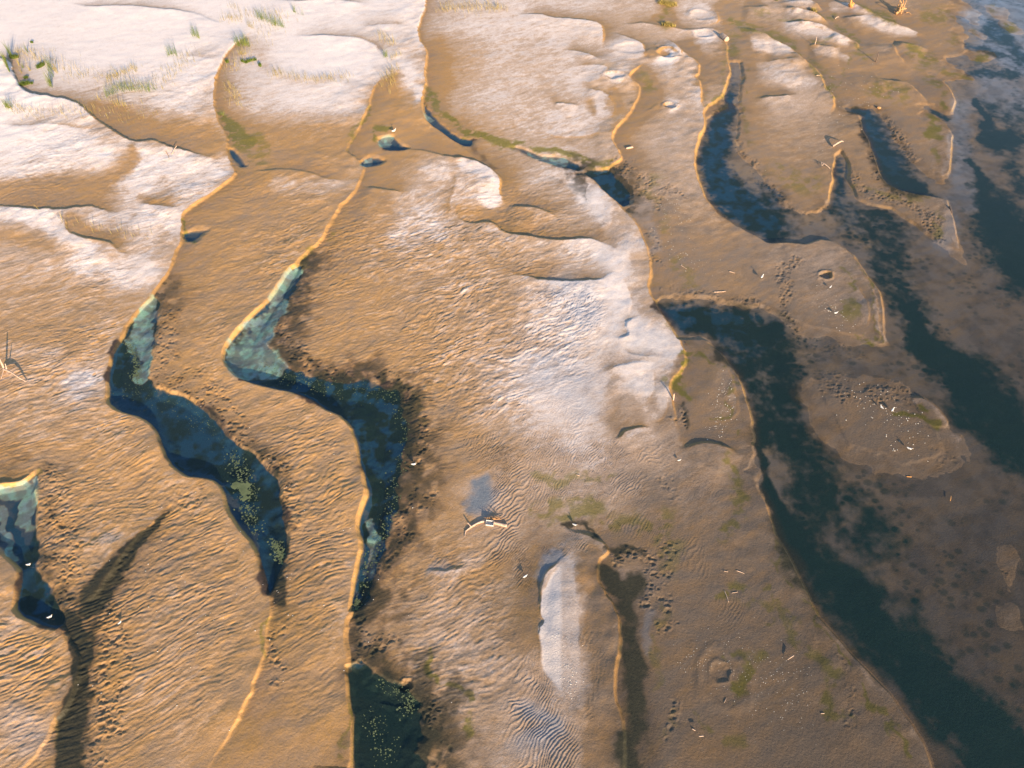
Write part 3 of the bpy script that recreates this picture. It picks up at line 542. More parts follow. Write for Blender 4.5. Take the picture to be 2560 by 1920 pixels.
RIPA = np.zeros(CU.shape, np.float32)     # strength of rough oblique ripples
for st_, pts in [
    (1, ['O', (100, 700, 200), (150, 950, 200), (300, 1350, 250), (60, 1500, 150)]), (1, ['O', (650, 700, 220), (900, 620, 200), (950, 800, 180)]), (.8, ['O', (650, 1050, 160), (680, 1400, 120)]),
    (.9, ['O', (520, 600, 160), (560, 450, 140)]), (.8, ['O', (1000, 500, 150), (1150, 520, 120)]), (.7, ['O', (620, 330, 120), (150, 420, 180), (350, 300, 150)]),
    (.6, ['O', (950, 1300, 150), (1000, 1450, 100)]), (.35, ['O', (1100, 200, 200)]), (.7, ['O', (1180, 700, 120)]),
]:
    RIPA = np.maximum(RIPA, band(pts, .5) * st_)
RIPB = np.zeros(CU.shape, np.float32)     # strength of crisp wind-and-water ripples
for st_, pts in [
    (1, ['K', (0, 1250, 50), (150, 1400, 150), (250, 1560, 170), (200, 1900, 180)]), (.8, ['K', (100, 1050, 90), (250, 1250, 60), (380, 1380, 50)]),
    (1, ['F', (1450, 1250, 90), (1600, 1350, 120), (1600, 1500, 80), 'J', (1600, 150, 100), (1550, 260, 90)]), (.8, ['K', (60, 260, 110), (120, 420, 60)]),
    (1, ['G', (250, 270, 110), (450, 300, 120), (560, 340, 70)]), (1, ['G', (330, 430, 100), (550, 430, 80)]), (.6, ['G', (120, 560, 150), (400, 600, 120)]),
    (.6, ['G', (100, 950, 150), (330, 1000, 140), (450, 1080, 90)]), (.8, ['G', (100, 1250, 140), (400, 1280, 140), (650, 1290, 120), (850, 1300, 100)]),
    (.8, ['G', (100, 1480, 120), (350, 1500, 110), (600, 1500, 100), (850, 1480, 80)]), (.7, ['C', (560, 1540, 40), (680, 1590, 50), (780, 1630, 30)]),
    (.7, ['K', (380, 180, 60), (500, 230, 30), (250, 270, 50)]), (.6, ['K', (700, 60, 90), (950, 90, 90)]), (.4, ['J', (1200, 720, 150)]), (.5, ['K', (470, 800, 40), (520, 1000, 40), (500, 1300, 30)]),
    (.5, ['K', (1150, 250, 70), (1250, 420, 60)]), (.4, ['K', (1400, 680, 90)]), (.5, ['K', (1250, 1030, 50)]),
    (.5, ['G', (1250, 1520, 120)]), (.5, ['J', (1150, 300, 60), (1250, 320, 40)]),
]:
    RIPB = np.maximum(RIPB, band(pts, .8) * st_)
PIT = np.zeros(CU.shape, np.float32)      # pocked, trampled mud
for st_, pts in [
    (1, ['E', (1130, 420, 60), (1080, 560, 80), (1080, 720, 100), (1200, 830, 130), (1400, 950, 110), (1520, 1130, 80), (1620, 1250, 60), 'F', (100, 1350, 60), (210, 1500, 50), 'J', (240, 100, 60)]),
    (1, ['E', (330, 1430, 100), (420, 1560, 120), 'I', (420, 150, 130), (420, 350, 140), (450, 550, 90)]), (1, ['I', (760, 560, 60), (720, 720, 110), (760, 900, 120), (740, 1080, 110), (760, 1250, 90), (720, 1450, 90), (640, 1600, 80)]),
    (.8, ['I', (900, 230, 40), (760, 430, 40)]), (.8, ['E', (1300, 1520, 60), (1200, 1600, 60)]),
    (1, ['F', (150, 480, 40), (200, 600, 50), (320, 680, 60), (480, 770, 50), (620, 780, 40), (830, 800, 40), (950, 880, 40), (1060, 1000, 50), (1080, 1150, 60), (1050, 1350, 70), 'J', (1000, 50, 60), (900, 220, 50), (800, 400, 40)]),
    (1, ['J', (160, 570, 40), (220, 680, 60), (150, 800, 50), (130, 1000, 50), (50, 1250, 60)]), (1, ['J', (680, 720, 40), (680, 850, 60), (800, 870, 60), (900, 900, 40), (650, 950, 40)]),
    (1, ['J', (1180, 1230, 40), (1150, 1400, 50), (1180, 1550, 60), (1180, 1800, 60)]), (1, ['K', (720, 340, 40), (880, 300, 40), (920, 480, 60), (830, 640, 40)]),
    (.8, ['K', (960, 250, 60), (1060, 350, 50), (980, 600, 40), (940, 850, 30), (1030, 750, 40)]), (.8, ['K', (1050, 1280, 50), (1000, 1450, 40)]), (.6, ['G', (1000, 1480, 60), (1060, 1600, 50)]),
    (1, ['C', (700, 1080, 50), (780, 1150, 60), (850, 1220, 70), (900, 1330, 60), (1000, 1270, 50), (1100, 1290, 40)]), (.8, ['C', (860, 1500, 40), (920, 1620, 40), 'G', (960, 100, 40), (1000, 220, 50), (1150, 250, 30), (1350, 270, 30), (1550, 310, 40)]),
    (1, ['D', (780, 800, 50), (880, 900, 60), (930, 1020, 50)]), (1, ['D', (570, 800, 14), (620, 900, 14), (680, 1060, 30), (720, 1160, 40)]), (1, ['D', (560, 1150, 40), (640, 1250, 40), (800, 1280, 50), (950, 1350, 40), (1050, 1450, 50), (1120, 1580, 30)]),
    (1, ['C', (1440, 900, 14), (1480, 980, 20), (1550, 1080, 20), (1640, 1190, 20), 'D', (100, 1300, 24), (230, 1370, 18), (380, 1350, 14)]), (.8, ['C', (1300, 760, 20), (1360, 700, 20)]),
    (1, ['H', (150, 60, 60), (100, 250, 60), (120, 400, 40), (250, 540, 40), (400, 610, 40), (600, 640, 40)]), (1, ['H', (350, 780, 50), (550, 880, 90), (750, 900, 80), (880, 920, 40)]), (.7, ['H', (1150, 1320, 80)]),
    (1, ['G', (1050, 1000, 24), (1080, 1100, 16)]), (.6, ['M', (420, 1000, 40), (520, 1200, 50), (560, 1350, 60)]), (.7, ['I', (340, 1580, 30)]), (.8, ['M', (1560, 400, 40)]),
]:
    PIT = np.maximum(PIT, band(pts, .5) * st_)

mpp = np.sqrt(GX ** 2 + GY ** 2 + CAMH ** 2) / FOC
wu = .5 * (FU - U0) / ST + (fbm(GX / 2.4, GY / 2.4, 1, 4) * 1.3 + fbm(GX / .5, GY / .5, 3, 2) * .3) / mpp / 4
wv_ = .5 * (FV - V0) / ST + (fbm(GX / 2.4, GY / 2.4, 5, 4) * 1.3 + fbm(GX / .5, GY / .5, 7, 2) * .3) / (mpp * mpp * FOC / CAMH) / 4
wu = np.clip(wu, 0, CU.shape[1] - 1.01); wv_ = np.clip(wv_, 0, CU.shape[0] - 1.01)
wi = wu.astype(np.int32); wj = wv_.astype(np.int32); wfx = (wu - wi).astype(np.float32); wfy = (wv_ - wj).astype(np.float32)


def warp(c):
    """survey mask -> full grid with ragged natural outlines"""
    return (c[wj, wi] * (1 - wfx) + c[wj, wi + 1] * wfx) * (1 - wfy) + (c[wj + 1, wi] * (1 - wfx) + c[wj + 1, wi + 1] * wfx) * wfy


DRY, ALG, MAT, WEED, BLU, RIPA, RIPB, PIT = map(warp, (DRY, ALG, MAT, WEED, BLU, RIPA, RIPB, PIT))
vignette = np.array([[1, 1, 1, 1, .97, .75], [1, 1, 1, 1, .74, .42], [1, 1, 1, .86, .43, .26], [.95, .97, .98, .56, .28, .18], [.9, .9, .88, .40, .2, .12]], np.float32)  # vignette painted into the ground colour, darkest towards the lower right
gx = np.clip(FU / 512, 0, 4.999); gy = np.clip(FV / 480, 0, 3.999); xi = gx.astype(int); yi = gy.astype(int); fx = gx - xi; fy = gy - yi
VIGN_DAMP = (vignette[yi, xi] * (1 - fx) + vignette[yi, xi + 1] * fx) * (1 - fy) + (vignette[yi + 1, xi] * (1 - fx) + vignette[yi + 1, xi + 1] * fx) * fy
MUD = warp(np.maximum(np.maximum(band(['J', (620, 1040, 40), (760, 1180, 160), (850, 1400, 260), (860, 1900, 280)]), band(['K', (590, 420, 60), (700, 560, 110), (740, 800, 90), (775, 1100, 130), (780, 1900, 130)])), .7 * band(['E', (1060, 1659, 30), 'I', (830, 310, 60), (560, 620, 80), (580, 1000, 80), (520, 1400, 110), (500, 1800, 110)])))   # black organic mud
VIGN_DAMP = VIGN_DAMP * (1 - .5 * MUD)
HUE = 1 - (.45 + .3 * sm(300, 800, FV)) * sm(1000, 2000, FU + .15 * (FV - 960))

# ------------------------------------------------------------------ fine relief
dry_land = sm(-.0, .06, Z)
dist = np.sqrt(GX ** 2 + GY ** 2 + CAMH ** 2)
fade_a = 1 - sm(95, 150, GY); fade_b = 1 - sm(70, 115, GY)
ang = math.radians(27)
qx = GX + fbm(GX / 5, GY / 5, 6, 2) * .8; qy = GY + fbm(GX / 5, GY / 5, 7, 2) * .8
al = qx * math.cos(ang) + qy * math.sin(ang); ac = -qx * math.sin(ang) + qy * math.cos(ang)
r1 = vn(al / .8, ac / .30, 1); r2 = vn(al / .36 + ac * .5, ac / .13, 2); r3 = vn(al / 2.6, ac / .75, 3); r4 = vn(al / 7.0, ac / 2.0, 4)
r5 = np.sin((ac + .22 * vn(al / .9, ac / .5, 5) + .05 * vn(al / .4, ac / .3, 6)) / .36 * 2 * np.pi + 2.2 * vn(al / 3, ac / 2, 7))
ridA = (1 - np.abs(r1) * 1.7) * .38 + r2 * .36 + r5 * .27 * sm(-.6, .3, r4 + r3 * .5) + r3 * .22 + r4 * .24
RA = np.clip(RIPA * (.55 + .6 * sm(-.5, .5, fbm(GX / 9, GY / 9, 2, 2))), 0, 1)
calm = 1 - .8 * np.clip(CREST, 0, 1)
Z = Z + dry_land * fade_a * RA * calm * .068 * ridA
# crisp ripples: phase with defects
angB = math.radians(58) + .5 * fbm(GX / 14, GY / 14, 5, 2)
pb = -(GX * .82) + GY * .57 + fbm(GX / 1.6, GY / 1.6, 3, 3) * .42 + fbm(GX / 7, GY / 7, 1, 2) * 2.2
lamB = .34 * (1 + 0 * GX)
far_b = sm(58, 72, GY)
wv = np.sin(pb / .38 * 2 * np.pi + 1.3 * vn(GX / .5, GY / .5, 6))
wf = np.sin(pb / .74 * 2 * np.pi + 1.9 * vn(GX / .8, GY / .8, 2))
ridB = (1 - np.abs(wv)) ** 1.3 * (1 - far_b) + (1 - np.abs(wf)) ** 1.3 * 1.7 * far_b
patch = sm(-.35, .35, fbm(GX / 3.5, GY / 3.5, 3, 3) + RIPB * .9 - .12)
RB = np.clip(RIPB * (.4 + .6 * patch), 0, 1)
Z = Z + dry_land * fade_b * RB * (.045 * ridB - .016)
# hummocks and pits
px_ = vn(GX / .22, GY / .22, 3) * .09; py_ = vn(GX / .22, GY / .22, 4) * .09
wd1, wv1 = worley((GX + px_) / .5, (GY + py_) / .42, 0)
wd1 = wd1 * (1.15 - .55 * wv1)
pits = PIT * sm(-.3, .3, fbm(GX / 2.5, GY / 2.5, 5, 3) + PIT * .5 - .2)
pdep = (wv1 > -.35) * (.6 + .4 * wv1)
Z = Z + (dry_land * .6 + .4) * pits * (1 - sm(120, 150, GY)) * (-.10 * pdep * np.exp(-(wd1 / .28) ** 2) * .8 + .045 * pdep * np.exp(-((wd1 - .46) / .14) ** 2) + .03 * fbm(GX / .5, GY / .5, 2, 2))
# general small relief
Z = Z + dry_land * ((.008 + .014 * RA) * fbm(GX / .2, GY / .22, 1, 3) * (1 - .4 * sm(60, 120, GY)) + .015 * fbm(GX / 1.4, GY / 1.4, 6, 3)) * (1 - .6 * np.clip(CREST, 0, 1))
Z = Z + dry_land * sm(85, 110, GY) * .02 * fbm(GX / 3.2, GY / 1.1, 2, 4)


def cone(pxp, r, hgt, rim=0):
    global Z
    x0, y0 = unproj(*px(pxp)[0][:2])
    d = np.sqrt((GX - x0) ** 2 + (GY - y0) ** 2) * (1 + .45 * fbm(GX / r / 1.2, GY / r / 1.2, 3, 2))
    Z = Z - hgt * np.exp(-(d / r) ** 4) + rim * np.exp(-((d - r * 1.25) / (r * .35)) ** 2)


pan_s = up(sdf(['K', (372, 305), (320, 350), (240, 440), (185, 560), (182, 680), (192, 720), (165, 765), (192, 900), (200, 1030), (315, 1165), (440, 1300), (478, 1220), (465, 1080), (440, 980), (432, 700), (420, 520), (400, 400)], 6, 3))
PAN = sm(-.12, .18, pan_s + .06 * rag2)
Z = Z * (1 - PAN) + PAN * (.11 + h_add + .006 * fbm(GX / .5, GY / .5, 3, 2)) - .05 * PAN * sm(1.2, 0, np.maximum(pan_s, 0)) * (1 - sm(1360, 1420, FU))
cone(['P', (2064, 691)], .55, .45, .1)
cone(['K', (1345, 1045)], .55, .07, .03)
x0, y0 = unproj(*px(['K', (1375, 1080)])[0]); d = np.hypot(GX - x0, GY - y0) * (1 + .18 * fbm(GX / 1.5, GY / 1.5, 4, 3))
Z = Z + .06 * np.exp(-((d - 1.9) / .35) ** 2) * (.6 + .6 * fbm(GX, GY, 6, 2))
cone(['C', (985, 355)], 1.3, .25, .14); cone(['C', (1235, 225)], 1.3, .08, .1); cone(['C', (1225, 105)], 1.7, .06, .1); cone(['C', (655, 505)], 1.1, .1, .08); cone(['C', (1015, 690)], .7, .2, .1)
cone(['C', (780, 320)], 2.0, .06, .08); cone(['J', (970, 1130)], .35, .25, .05)
Z = np.where((river_s < -.3) & (pool_s < -.3), np.maximum(Z, .01), Z)

# ------------------------------------------------------------------ surface attributes
n5 = fbm(GX / .45, GY / .45, 6, 3); n1 = fbm(GX / 4, GY / 4, 2, 4); n2 = fbm(GX / .8, GY / .8, 4, 3); n3 = fbm(al / 2.0, ac / .5, 5, 3)
moist = TOE2 * (1 - PAN) * (1 - sm(.12, .25, h_add))
dryf = DRY + (.45 + .55 * RA) * (.10 * n1 + .15 * n3 + .08 * n2 + .13 * r1 + .10 * r2) - .14 * moist + .02 + .08 * np.clip(ridA, -1, 1) * RA
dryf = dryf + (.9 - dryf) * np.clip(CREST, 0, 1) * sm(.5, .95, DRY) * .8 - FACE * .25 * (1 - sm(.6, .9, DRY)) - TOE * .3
dryf = dryf * (1 - .5 * sm(-.8, 1.2, np.maximum(river_s, pool_s)))
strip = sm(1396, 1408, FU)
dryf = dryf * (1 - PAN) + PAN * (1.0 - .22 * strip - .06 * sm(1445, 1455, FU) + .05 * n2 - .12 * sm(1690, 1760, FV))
dryf = np.clip(dryf, 0, 1)
algf = np.clip(1.25 * ALG * (1 + .5 * n1) * sm(-.35, .35, n2 * 1.2 + n5 * .7 + n1 * .4 + ALG * .9 - .32) + TOE * .16 * sm(-.1, .6, n1 + n2), 0, 1)
n4 = fbm(GX / 1.6, GY / 1.6, 7, 4)
spot, spv = worley(GX / .9, GY / .7, 3)
spots = (spv > -.3) * (1 - sm(.06 + .2 * (spv + .3), .2 + .3 * (spv + .3), spot + .14 * n2)) * sm(-.15, .3, n1 + n4)
weedf = sm(.04, 1.05, WEED * 1.3 + .14 * n1 + .24 * n4 + .34 * n2 + .34 * n5 - .02)
marg = sm(-6, -.1, big_s) * (pool_s < 3) * (1 - np.clip(NEAR * 1.2 * (h_add > .06), 0, 1)) * (1 - FACE)
marg = np.maximum(marg, .6 * sm(-3, 0, river_s) * (1 - np.clip(NEAR * 1.2 * (h_add > .06), 0, 1)))
under = sm(0, .03, wet_d)
weedf = np.clip(weedf * (.25 + .75 * np.maximum(under, sm(.3, .7, WEED))) + under * (wet_d > 0) * spots * .5 * sm(-.2, .4, n1 + .25) * (river_s > 0), 0, 1)
weedf = np.clip(weedf + pits * .32 * (1 - sm(.1, .36, wd1)) * (pdep > 0) + marg * sm(.1, .8, marg + .5 * n4 + .5 * n2 + .3 * n5 - .2) * .8 * (pool_s > -7) + sm(.0, .1, pool_depth) * (.88 + .12 * sm(-.4, .4, n2 + n4 + n5 * .6)) * under + pits * .35 * sm(.1, .35, WEED + .2) * (1 - sm(.15, .4, wd1)), 0, 1)
matf = np.clip(sm(.12, .62, MAT * .9 + .28 * n1 + .34 * n4 + .3 * n2 + .22 * n5), 0, 1) * sm(.04, .3, MAT) * (.62 + .38 * sm(-.4, .4, n5 + n2)) * sm(-.6, .1, np.maximum(pool_s, river_s))
zx = np.zeros_like(Z); zx[:, 1:-1] = (Z[:, 2:] - Z[:, :-2]) / (GX[:, 2:] - GX[:, :-2])
zy = np.zeros_like(Z); zy[1:-1] = (Z[2:] - Z[:-2]) / (GY[2:] - GY[:-2])
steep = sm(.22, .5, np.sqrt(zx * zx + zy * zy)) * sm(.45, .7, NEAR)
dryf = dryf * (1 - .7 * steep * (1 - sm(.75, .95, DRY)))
algf = np.clip(algf + steep * sm(.16, .02, Z) * (Z > -.02) * .5 * (VIGN_DAMP > .5), 0, 1)
bluf = np.clip(BLU * (1 + .6 * n1), 0, 1)
wetf = np.clip(1 - dryf * 1.3 + .6 * TOE, 0, 1)
ridge = np.clip(ridA * RA, -1, 1)
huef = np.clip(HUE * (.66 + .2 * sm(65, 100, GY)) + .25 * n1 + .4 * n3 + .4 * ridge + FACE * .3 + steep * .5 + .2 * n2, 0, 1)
VIGN_DAMP = np.where(river_s > 0, np.minimum(1, VIGN_DAMP * 1.15), VIGN_DAMP) * (1 - .6 * marg * sm(-.5, .5, n4 + n2)) * (1 - .28 * moist * (wet_d <= 0))  # painted vignette times the real damp of pool margins and scarp toes

# ------------------------------------------------------------------ ground mesh with a wide outer apron
nv = NU * NV
co = np.stack([GX, GY, Z.astype(np.float32)], -1).reshape(-1, 3)
ii = np.arange(nv, dtype=np.int32).reshape(NV, NU)
quads = np.stack([ii[1:, :-1], ii[1:, 1:], ii[:-1, 1:], ii[:-1, :-1]], -1).reshape(-1, 4)
loop = np.concatenate([ii[0, :-1], ii[:-1, -1], ii[-1, :0:-1], ii[:0:-1, 0]])
cen = np.array([0, 70, 0], np.float32)
rim = co[loop].copy()
dirv = rim - cen; dirv[:, 2] = 0; dirv /= np.linalg.norm(dirv, axis=1)[:, None]
rim[:, :2] += dirv[:, :2] * 3000
rim[:, 2] = np.where(rim[:, 2] < 0, -.4, rim[:, 2])
o_ = nv + np.arange(len(loop), dtype=np.int32); ln = np.roll(loop, -1); on = np.roll(o_, -1)
skirt = np.stack([loop, ln, on, o_], -1)
allco = np.concatenate([co, rim]); faces = np.concatenate([quads, skirt])


def mesh_np(name, co, faces):
    me = bpy.data.meshes.new(name); k = faces.shape[1]
    me.vertices.add(len(co)); me.vertices.foreach_set("co", np.ascontiguousarray(co, np.float32).ravel())
    me.loops.add(faces.size); me.loops.foreach_set("vertex_index", np.ascontiguousarray(faces, np.int32).ravel())
    me.polygons.add(len(faces)); me.polygons.foreach_set("loop_start", np.arange(0, faces.size, k, dtype=np.int32))
    me.update(calc_edges=True); me.polygons.foreach_set("use_smooth", np.ones(len(faces), bool))
    return me


gm = mesh_np("ground", allco, faces)


def attr(name, chans):
    arr = np.stack([c.astype(np.float32).reshape(-1) for c in chans], -1)
    arr = np.concatenate([arr, arr[loop]])
    at = gm.attributes.new(name, 'FLOAT_COLOR', 'POINT'); at.data.foreach_set("color", np.ascontiguousarray(arr).ravel())


attr("cover_a", (dryf, huef, algf, VIGN_DAMP)); attr("cover_b", (weedf, matf, bluf, wetf)); attr("cover_c", (sm(-.002, .02, -Z), warp(SILT) * sm(-.5, .1, n4 + n2 + .3), n1 * .5 + .5, n4 * .5 + .5))
ground = bpy.data.objects.new("ground", gm); COL.objects.link(ground)
ground["kind"] = "structure"; ground["label"] = "rippled sand and mud flats cut by curving scarps and pools"; ground["category"] = "ground"


# ------------------------------------------------------------------ materials
def nmat(name):
    m = bpy.data.materials.new(name); m.use_nodes = True
    return m, m.node_tree, m.node_tree.nodes["Principled BSDF"]


def mixc(nt, fac, a_, b_, mode='MIX'):
    n = nt.nodes.new("ShaderNodeMix"); n.data_type = 'RGBA'; n.blend_type = mode
    for s, v in ((n.inputs[0], fac), (n.inputs[6], a_), (n.inputs[7], b_)):
        if isinstance(v, (int, float)): s.default_value = v
        elif isinstance(v, tuple): s.default_value = v + (1,)
        else: nt.links.new(v, s)
    return n.outputs[2]


def math_n(nt, op, *ins):
    n = nt.nodes.new("ShaderNodeMath"); n.operation = op
    for s, v in zip(n.inputs, ins):
        if isinstance(v, (int, float)): s.default_value = v
        else: nt.links.new(v, s)
    return n.outputs[0]


def noise(nt, vec, scale, detail=4, rough=.6):
    n = nt.nodes.new("ShaderNodeTexNoise"); n.inputs["Scale"].default_value = scale; n.inputs["Detail"].default_value = detail; n.inputs["Roughness"].default_value = rough
    nt.links.new(vec, n.inputs["Vector"]); return n.outputs[0]


def ramp(nt, fac, p0, p1, c0=(0, 0, 0), c1=(1, 1, 1)):
    n = nt.nodes.new("ShaderNodeValToRGB"); n.color_ramp.elements[0].position = p0; n.color_ramp.elements[1].position = p1
    n.color_ramp.elements[0].color = c0 + (1,); n.color_ramp.elements[1].color = c1 + (1,)
    nt.links.new(fac, n.inputs[0]); return n.outputs[0]


m_ground, nt, bs = nmat("sand_and_mud")
tc = nt.nodes.new("ShaderNodeTexCoord").outputs["Object"]
aa = nt.nodes.new("ShaderNodeAttribute"); aa.attribute_name = "cover_a"
ab = nt.nodes.new("ShaderNodeAttribute"); ab.attribute_name = "cover_b"
sa = nt.nodes.new("ShaderNodeSeparateColor"); nt.links.new(aa.outputs["Color"], sa.inputs[0])
ac_ = nt.nodes.new("ShaderNodeAttribute"); ac_.attribute_name = "cover_c"
sc_ = nt.nodes.new("ShaderNodeSeparateColor"); nt.links.new(ac_.outputs["Color"], sc_.inputs[0])
sb = nt.nodes.new("ShaderNodeSeparateColor"); nt.links.new(ab.outputs["Color"], sb.inputs[0])
nf = noise(nt, tc, 5.0, 5, .7); nm = noise(nt, tc, .7, 4, .6); ng = noise(nt, tc, 22.0, 3, .7)
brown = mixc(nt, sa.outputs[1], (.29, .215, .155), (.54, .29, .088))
brown = mixc(nt, ramp(nt, nf, .3, .7), mixc(nt, .32, brown, (.33, .25, .215)), brown)
white = mixc(nt, nm, (.82, .71, .67), (.92, .83, .80))
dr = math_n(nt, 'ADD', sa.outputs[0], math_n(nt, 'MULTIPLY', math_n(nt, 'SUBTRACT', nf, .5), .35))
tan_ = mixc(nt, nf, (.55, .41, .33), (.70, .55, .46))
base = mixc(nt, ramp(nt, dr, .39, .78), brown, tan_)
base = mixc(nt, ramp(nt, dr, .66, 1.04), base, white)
base = mixc(nt, sb.outputs[2], base, mixc(nt, .7, base, (.34, .42, .54)))
base = mixc(nt, math_n(nt, 'MULTIPLY', sc_.outputs[1], .8), base, mixc(nt, nf, (.11, .15, .20), (.20, .25, .30)))
alg_c = mixc(nt, nf, (.10, .11, .012), (.30, .24, .03))
base = mixc(nt, aa.outputs["Alpha"], mixc(nt, .93, base, (.03, .024, .018)), base)  # alpha darkens the sand: painted vignette together with damp and mud
mat_c = mixc(nt, nf, (.16, .31, .22), (.38, .57, .41))
mat_c = mixc(nt, ramp(nt, nm, .38, .62), mixc(nt, .65, mat_c, (.26, .28, .32)), mat_c)
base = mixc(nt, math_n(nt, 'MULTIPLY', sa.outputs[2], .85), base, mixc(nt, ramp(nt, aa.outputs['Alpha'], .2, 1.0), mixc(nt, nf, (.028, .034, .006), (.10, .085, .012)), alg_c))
base = mixc(nt, sb.outputs[1], base, mat_c)
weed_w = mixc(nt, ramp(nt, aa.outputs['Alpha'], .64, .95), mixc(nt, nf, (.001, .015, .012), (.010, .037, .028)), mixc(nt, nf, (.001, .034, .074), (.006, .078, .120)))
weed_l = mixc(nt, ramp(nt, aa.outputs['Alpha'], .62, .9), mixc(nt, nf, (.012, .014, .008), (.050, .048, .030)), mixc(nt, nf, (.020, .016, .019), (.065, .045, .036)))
weed_c = mixc(nt, sc_.outputs[0], weed_l, weed_w)
base = mixc(nt, math_n(nt, 'MULTIPLY', math_n(nt, 'MULTIPLY', sb.outputs[0], .96), math_n(nt, 'SUBTRACT', 1.0, sb.outputs[1])), base, weed_c)
base = mixc(nt, .5, base, mixc(nt, ramp(nt, ng, .25, .75), (.55, .55, .55), (1.3, 1.3, 1.3)), 'MULTIPLY')
base = mixc(nt, 1.0, base, mixc(nt, 1.0, (1.2, 1.2, 1.2), (1, 1, 1), 'MULTIPLY'), 'MULTIPLY')
nt.links.new(base, bs.inputs["Base Color"])
nt.links.new(math_n(nt, 'SUBTRACT', .92, math_n(nt, 'MULTIPLY', ab.outputs["Alpha"], .38)), bs.inputs["Roughness"])
bs.inputs["Specular IOR Level"].default_value = .35
bp = nt.nodes.new("ShaderNodeBump"); bp.inputs["Strength"].default_value = .9; bp.inputs["Distance"].default_value = .04
nt.links.new(noise(nt, tc, 7.0, 5, .7), bp.inputs["Height"]); nt.links.new(bp.outputs[0], bs.inputs["Normal"])
gm.materials.append(m_ground)

m_water = bpy.data.materials.new("clear_water"); m_water.use_nodes = True
nt = m_water.node_tree; nt.nodes.clear()
out = nt.nodes.new("ShaderNodeOutputMaterial"); mx = nt.nodes.new("ShaderNodeMixShader"); tr = nt.nodes.new("ShaderNodeBsdfTransparent"); gl = nt.nodes.new("ShaderNodeBsdfGlossy")
fr = nt.nodes.new("ShaderNodeLayerWeight"); fr.inputs["Blend"].default_value = .5
refl = math_n(nt, "ADD", .016, math_n(nt, "MULTIPLY", .9, math_n(nt, "POWER", fr.outputs["Facing"], 5.0)))
tr.inputs[0].default_value = (.86, .90, .93, 1); gl.inputs[0].default_value = (1, 1, 1, 1); gl.inputs["Roughness"].default_value = .06
tcw = nt.nodes.new("ShaderNodeTexCoord").outputs["Object"]
bw = nt.nodes.new("ShaderNodeBump"); bw.inputs["Strength"].default_value = .08; bw.inputs["Distance"].default_value = .02
nt.links.new(noise(nt, tcw, 3.0, 3, .5), bw.inputs["Height"]); nt.links.new(bw.outputs[0], gl.inputs["Normal"]); nt.links.new(bw.outputs[0], fr.inputs["Normal"])
nt.links.new(refl, mx.inputs[0]); nt.links.new(tr.outputs[0], mx.inputs[1]); nt.links.new(gl.outputs[0], mx.inputs[2]); nt.links.new(mx.outputs[0], out.inputs[0])
wm = bpy.data.meshes.new("water")
wm.from_pydata([(-3400, -3300, 0), (3400, -3300, 0), (3400, 3400, 0), (-3400, 3400, 0)], [], [(0, 1, 2, 3)]); wm.materials.append(m_water)
water = bpy.data.objects.new("water", wm); COL.objects.link(water); water["kind"] = "structure"; water["label"] = "dark shallow river water and pools between the sand bars"; water["category"] = "water"


def simple_mat(name, c0, c1, scale=6, rough=.8):
    m, nt, b = nmat(name)
    t = nt.nodes.new("ShaderNodeTexCoord").outputs["Object"]
    nt.links.new(mixc(nt, ramp(nt, noise(nt, t, scale, 5, .65), .3, .7), c0, c1), b.inputs["Base Color"]); b.inputs["Roughness"].default_value = rough
    return m


M_wood = simple_mat("bleached_wood", (.38, .26, .19), (.72, .54, .43), 9)
M_dark = simple_mat("dark_wood", (.09, .065, .05), (.22, .15, .11), 9)
M_orange = simple_mat("orange_wood", (.50, .22, .06), (.75, .38, .13), 5)
M_root = simple_mat("rootlets", (.45, .24, .10), (.65, .38, .18), 8)
M_white = simple_mat("white_plumage", (.78, .78, .78), (.86, .86, .86), 12)
M_beak = simple_mat("yellow_beak", (.55, .32, .04), (.7, .4, .06), 30)
M_leg = simple_mat("dark_leg", (.04, .035, .03), (.08, .07, .05), 30)
M_grey = simple_mat("grey_plumage", (.32, .33, .35), (.45, .46, .48), 12)
M_grass = simple_mat("marsh_grass", (.07, .12, .018), (.22, .24, .035), 1.5)
M_straw = simple_mat("dry_grass", (.26, .20, .06), (.42, .33, .10), 1.5)
M_bush = simple_mat("low_bush_leaves", (.035, .075, .012), (.12, .16, .02), 3)
M_float = simple_mat("floating_algae", (.09, .12, .055), (.20, .24, .11), 1.2)
M_shell = simple_mat("shell", (.65, .6, .55), (.85, .82, .78), 20)


# ------------------------------------------------------------------ things standing on the flats
def height(x, y):
    u, v = proj(x, y)
    fu = min(max((u - U0) / ST, 0), NU - 1.001); fv = min(max((v - V0) / ST, 0), NV - 1.001)
    i, j = int(fu), int(fv); a_, b_ = fu - i, fv - j
    return float((Z[j, i] * (1 - a_) + Z[j, i + 1] * a_) * (1 - b_) + (Z[j + 1, i] * (1 - a_) + Z[j + 1, i + 1] * a_) * b_)


def spot_at(seq):
    u, v = px(seq)[0][:2]; x, y = unproj(u, v); return x, y, height(x, y)


def thing(name, label, cat, loc, group=None):
    o = bpy.data.objects.new(name, None); COL.objects.link(o); o.location = loc; o.empty_display_size = .3
    o["label"] = label; o["category"] = cat
    if group: o["group"] = group
    return o


def meshobj(name, bm, mat, parent=None):
    me = bpy.data.meshes.new(name); bm.to_mesh(me); bm.free()
    for p in me.polygons: p.use_smooth = True
    me.materials.append(mat)
    o = bpy.data.objects.new(name, me); COL.objects.link(o)
    if parent: o.parent = parent
    return o


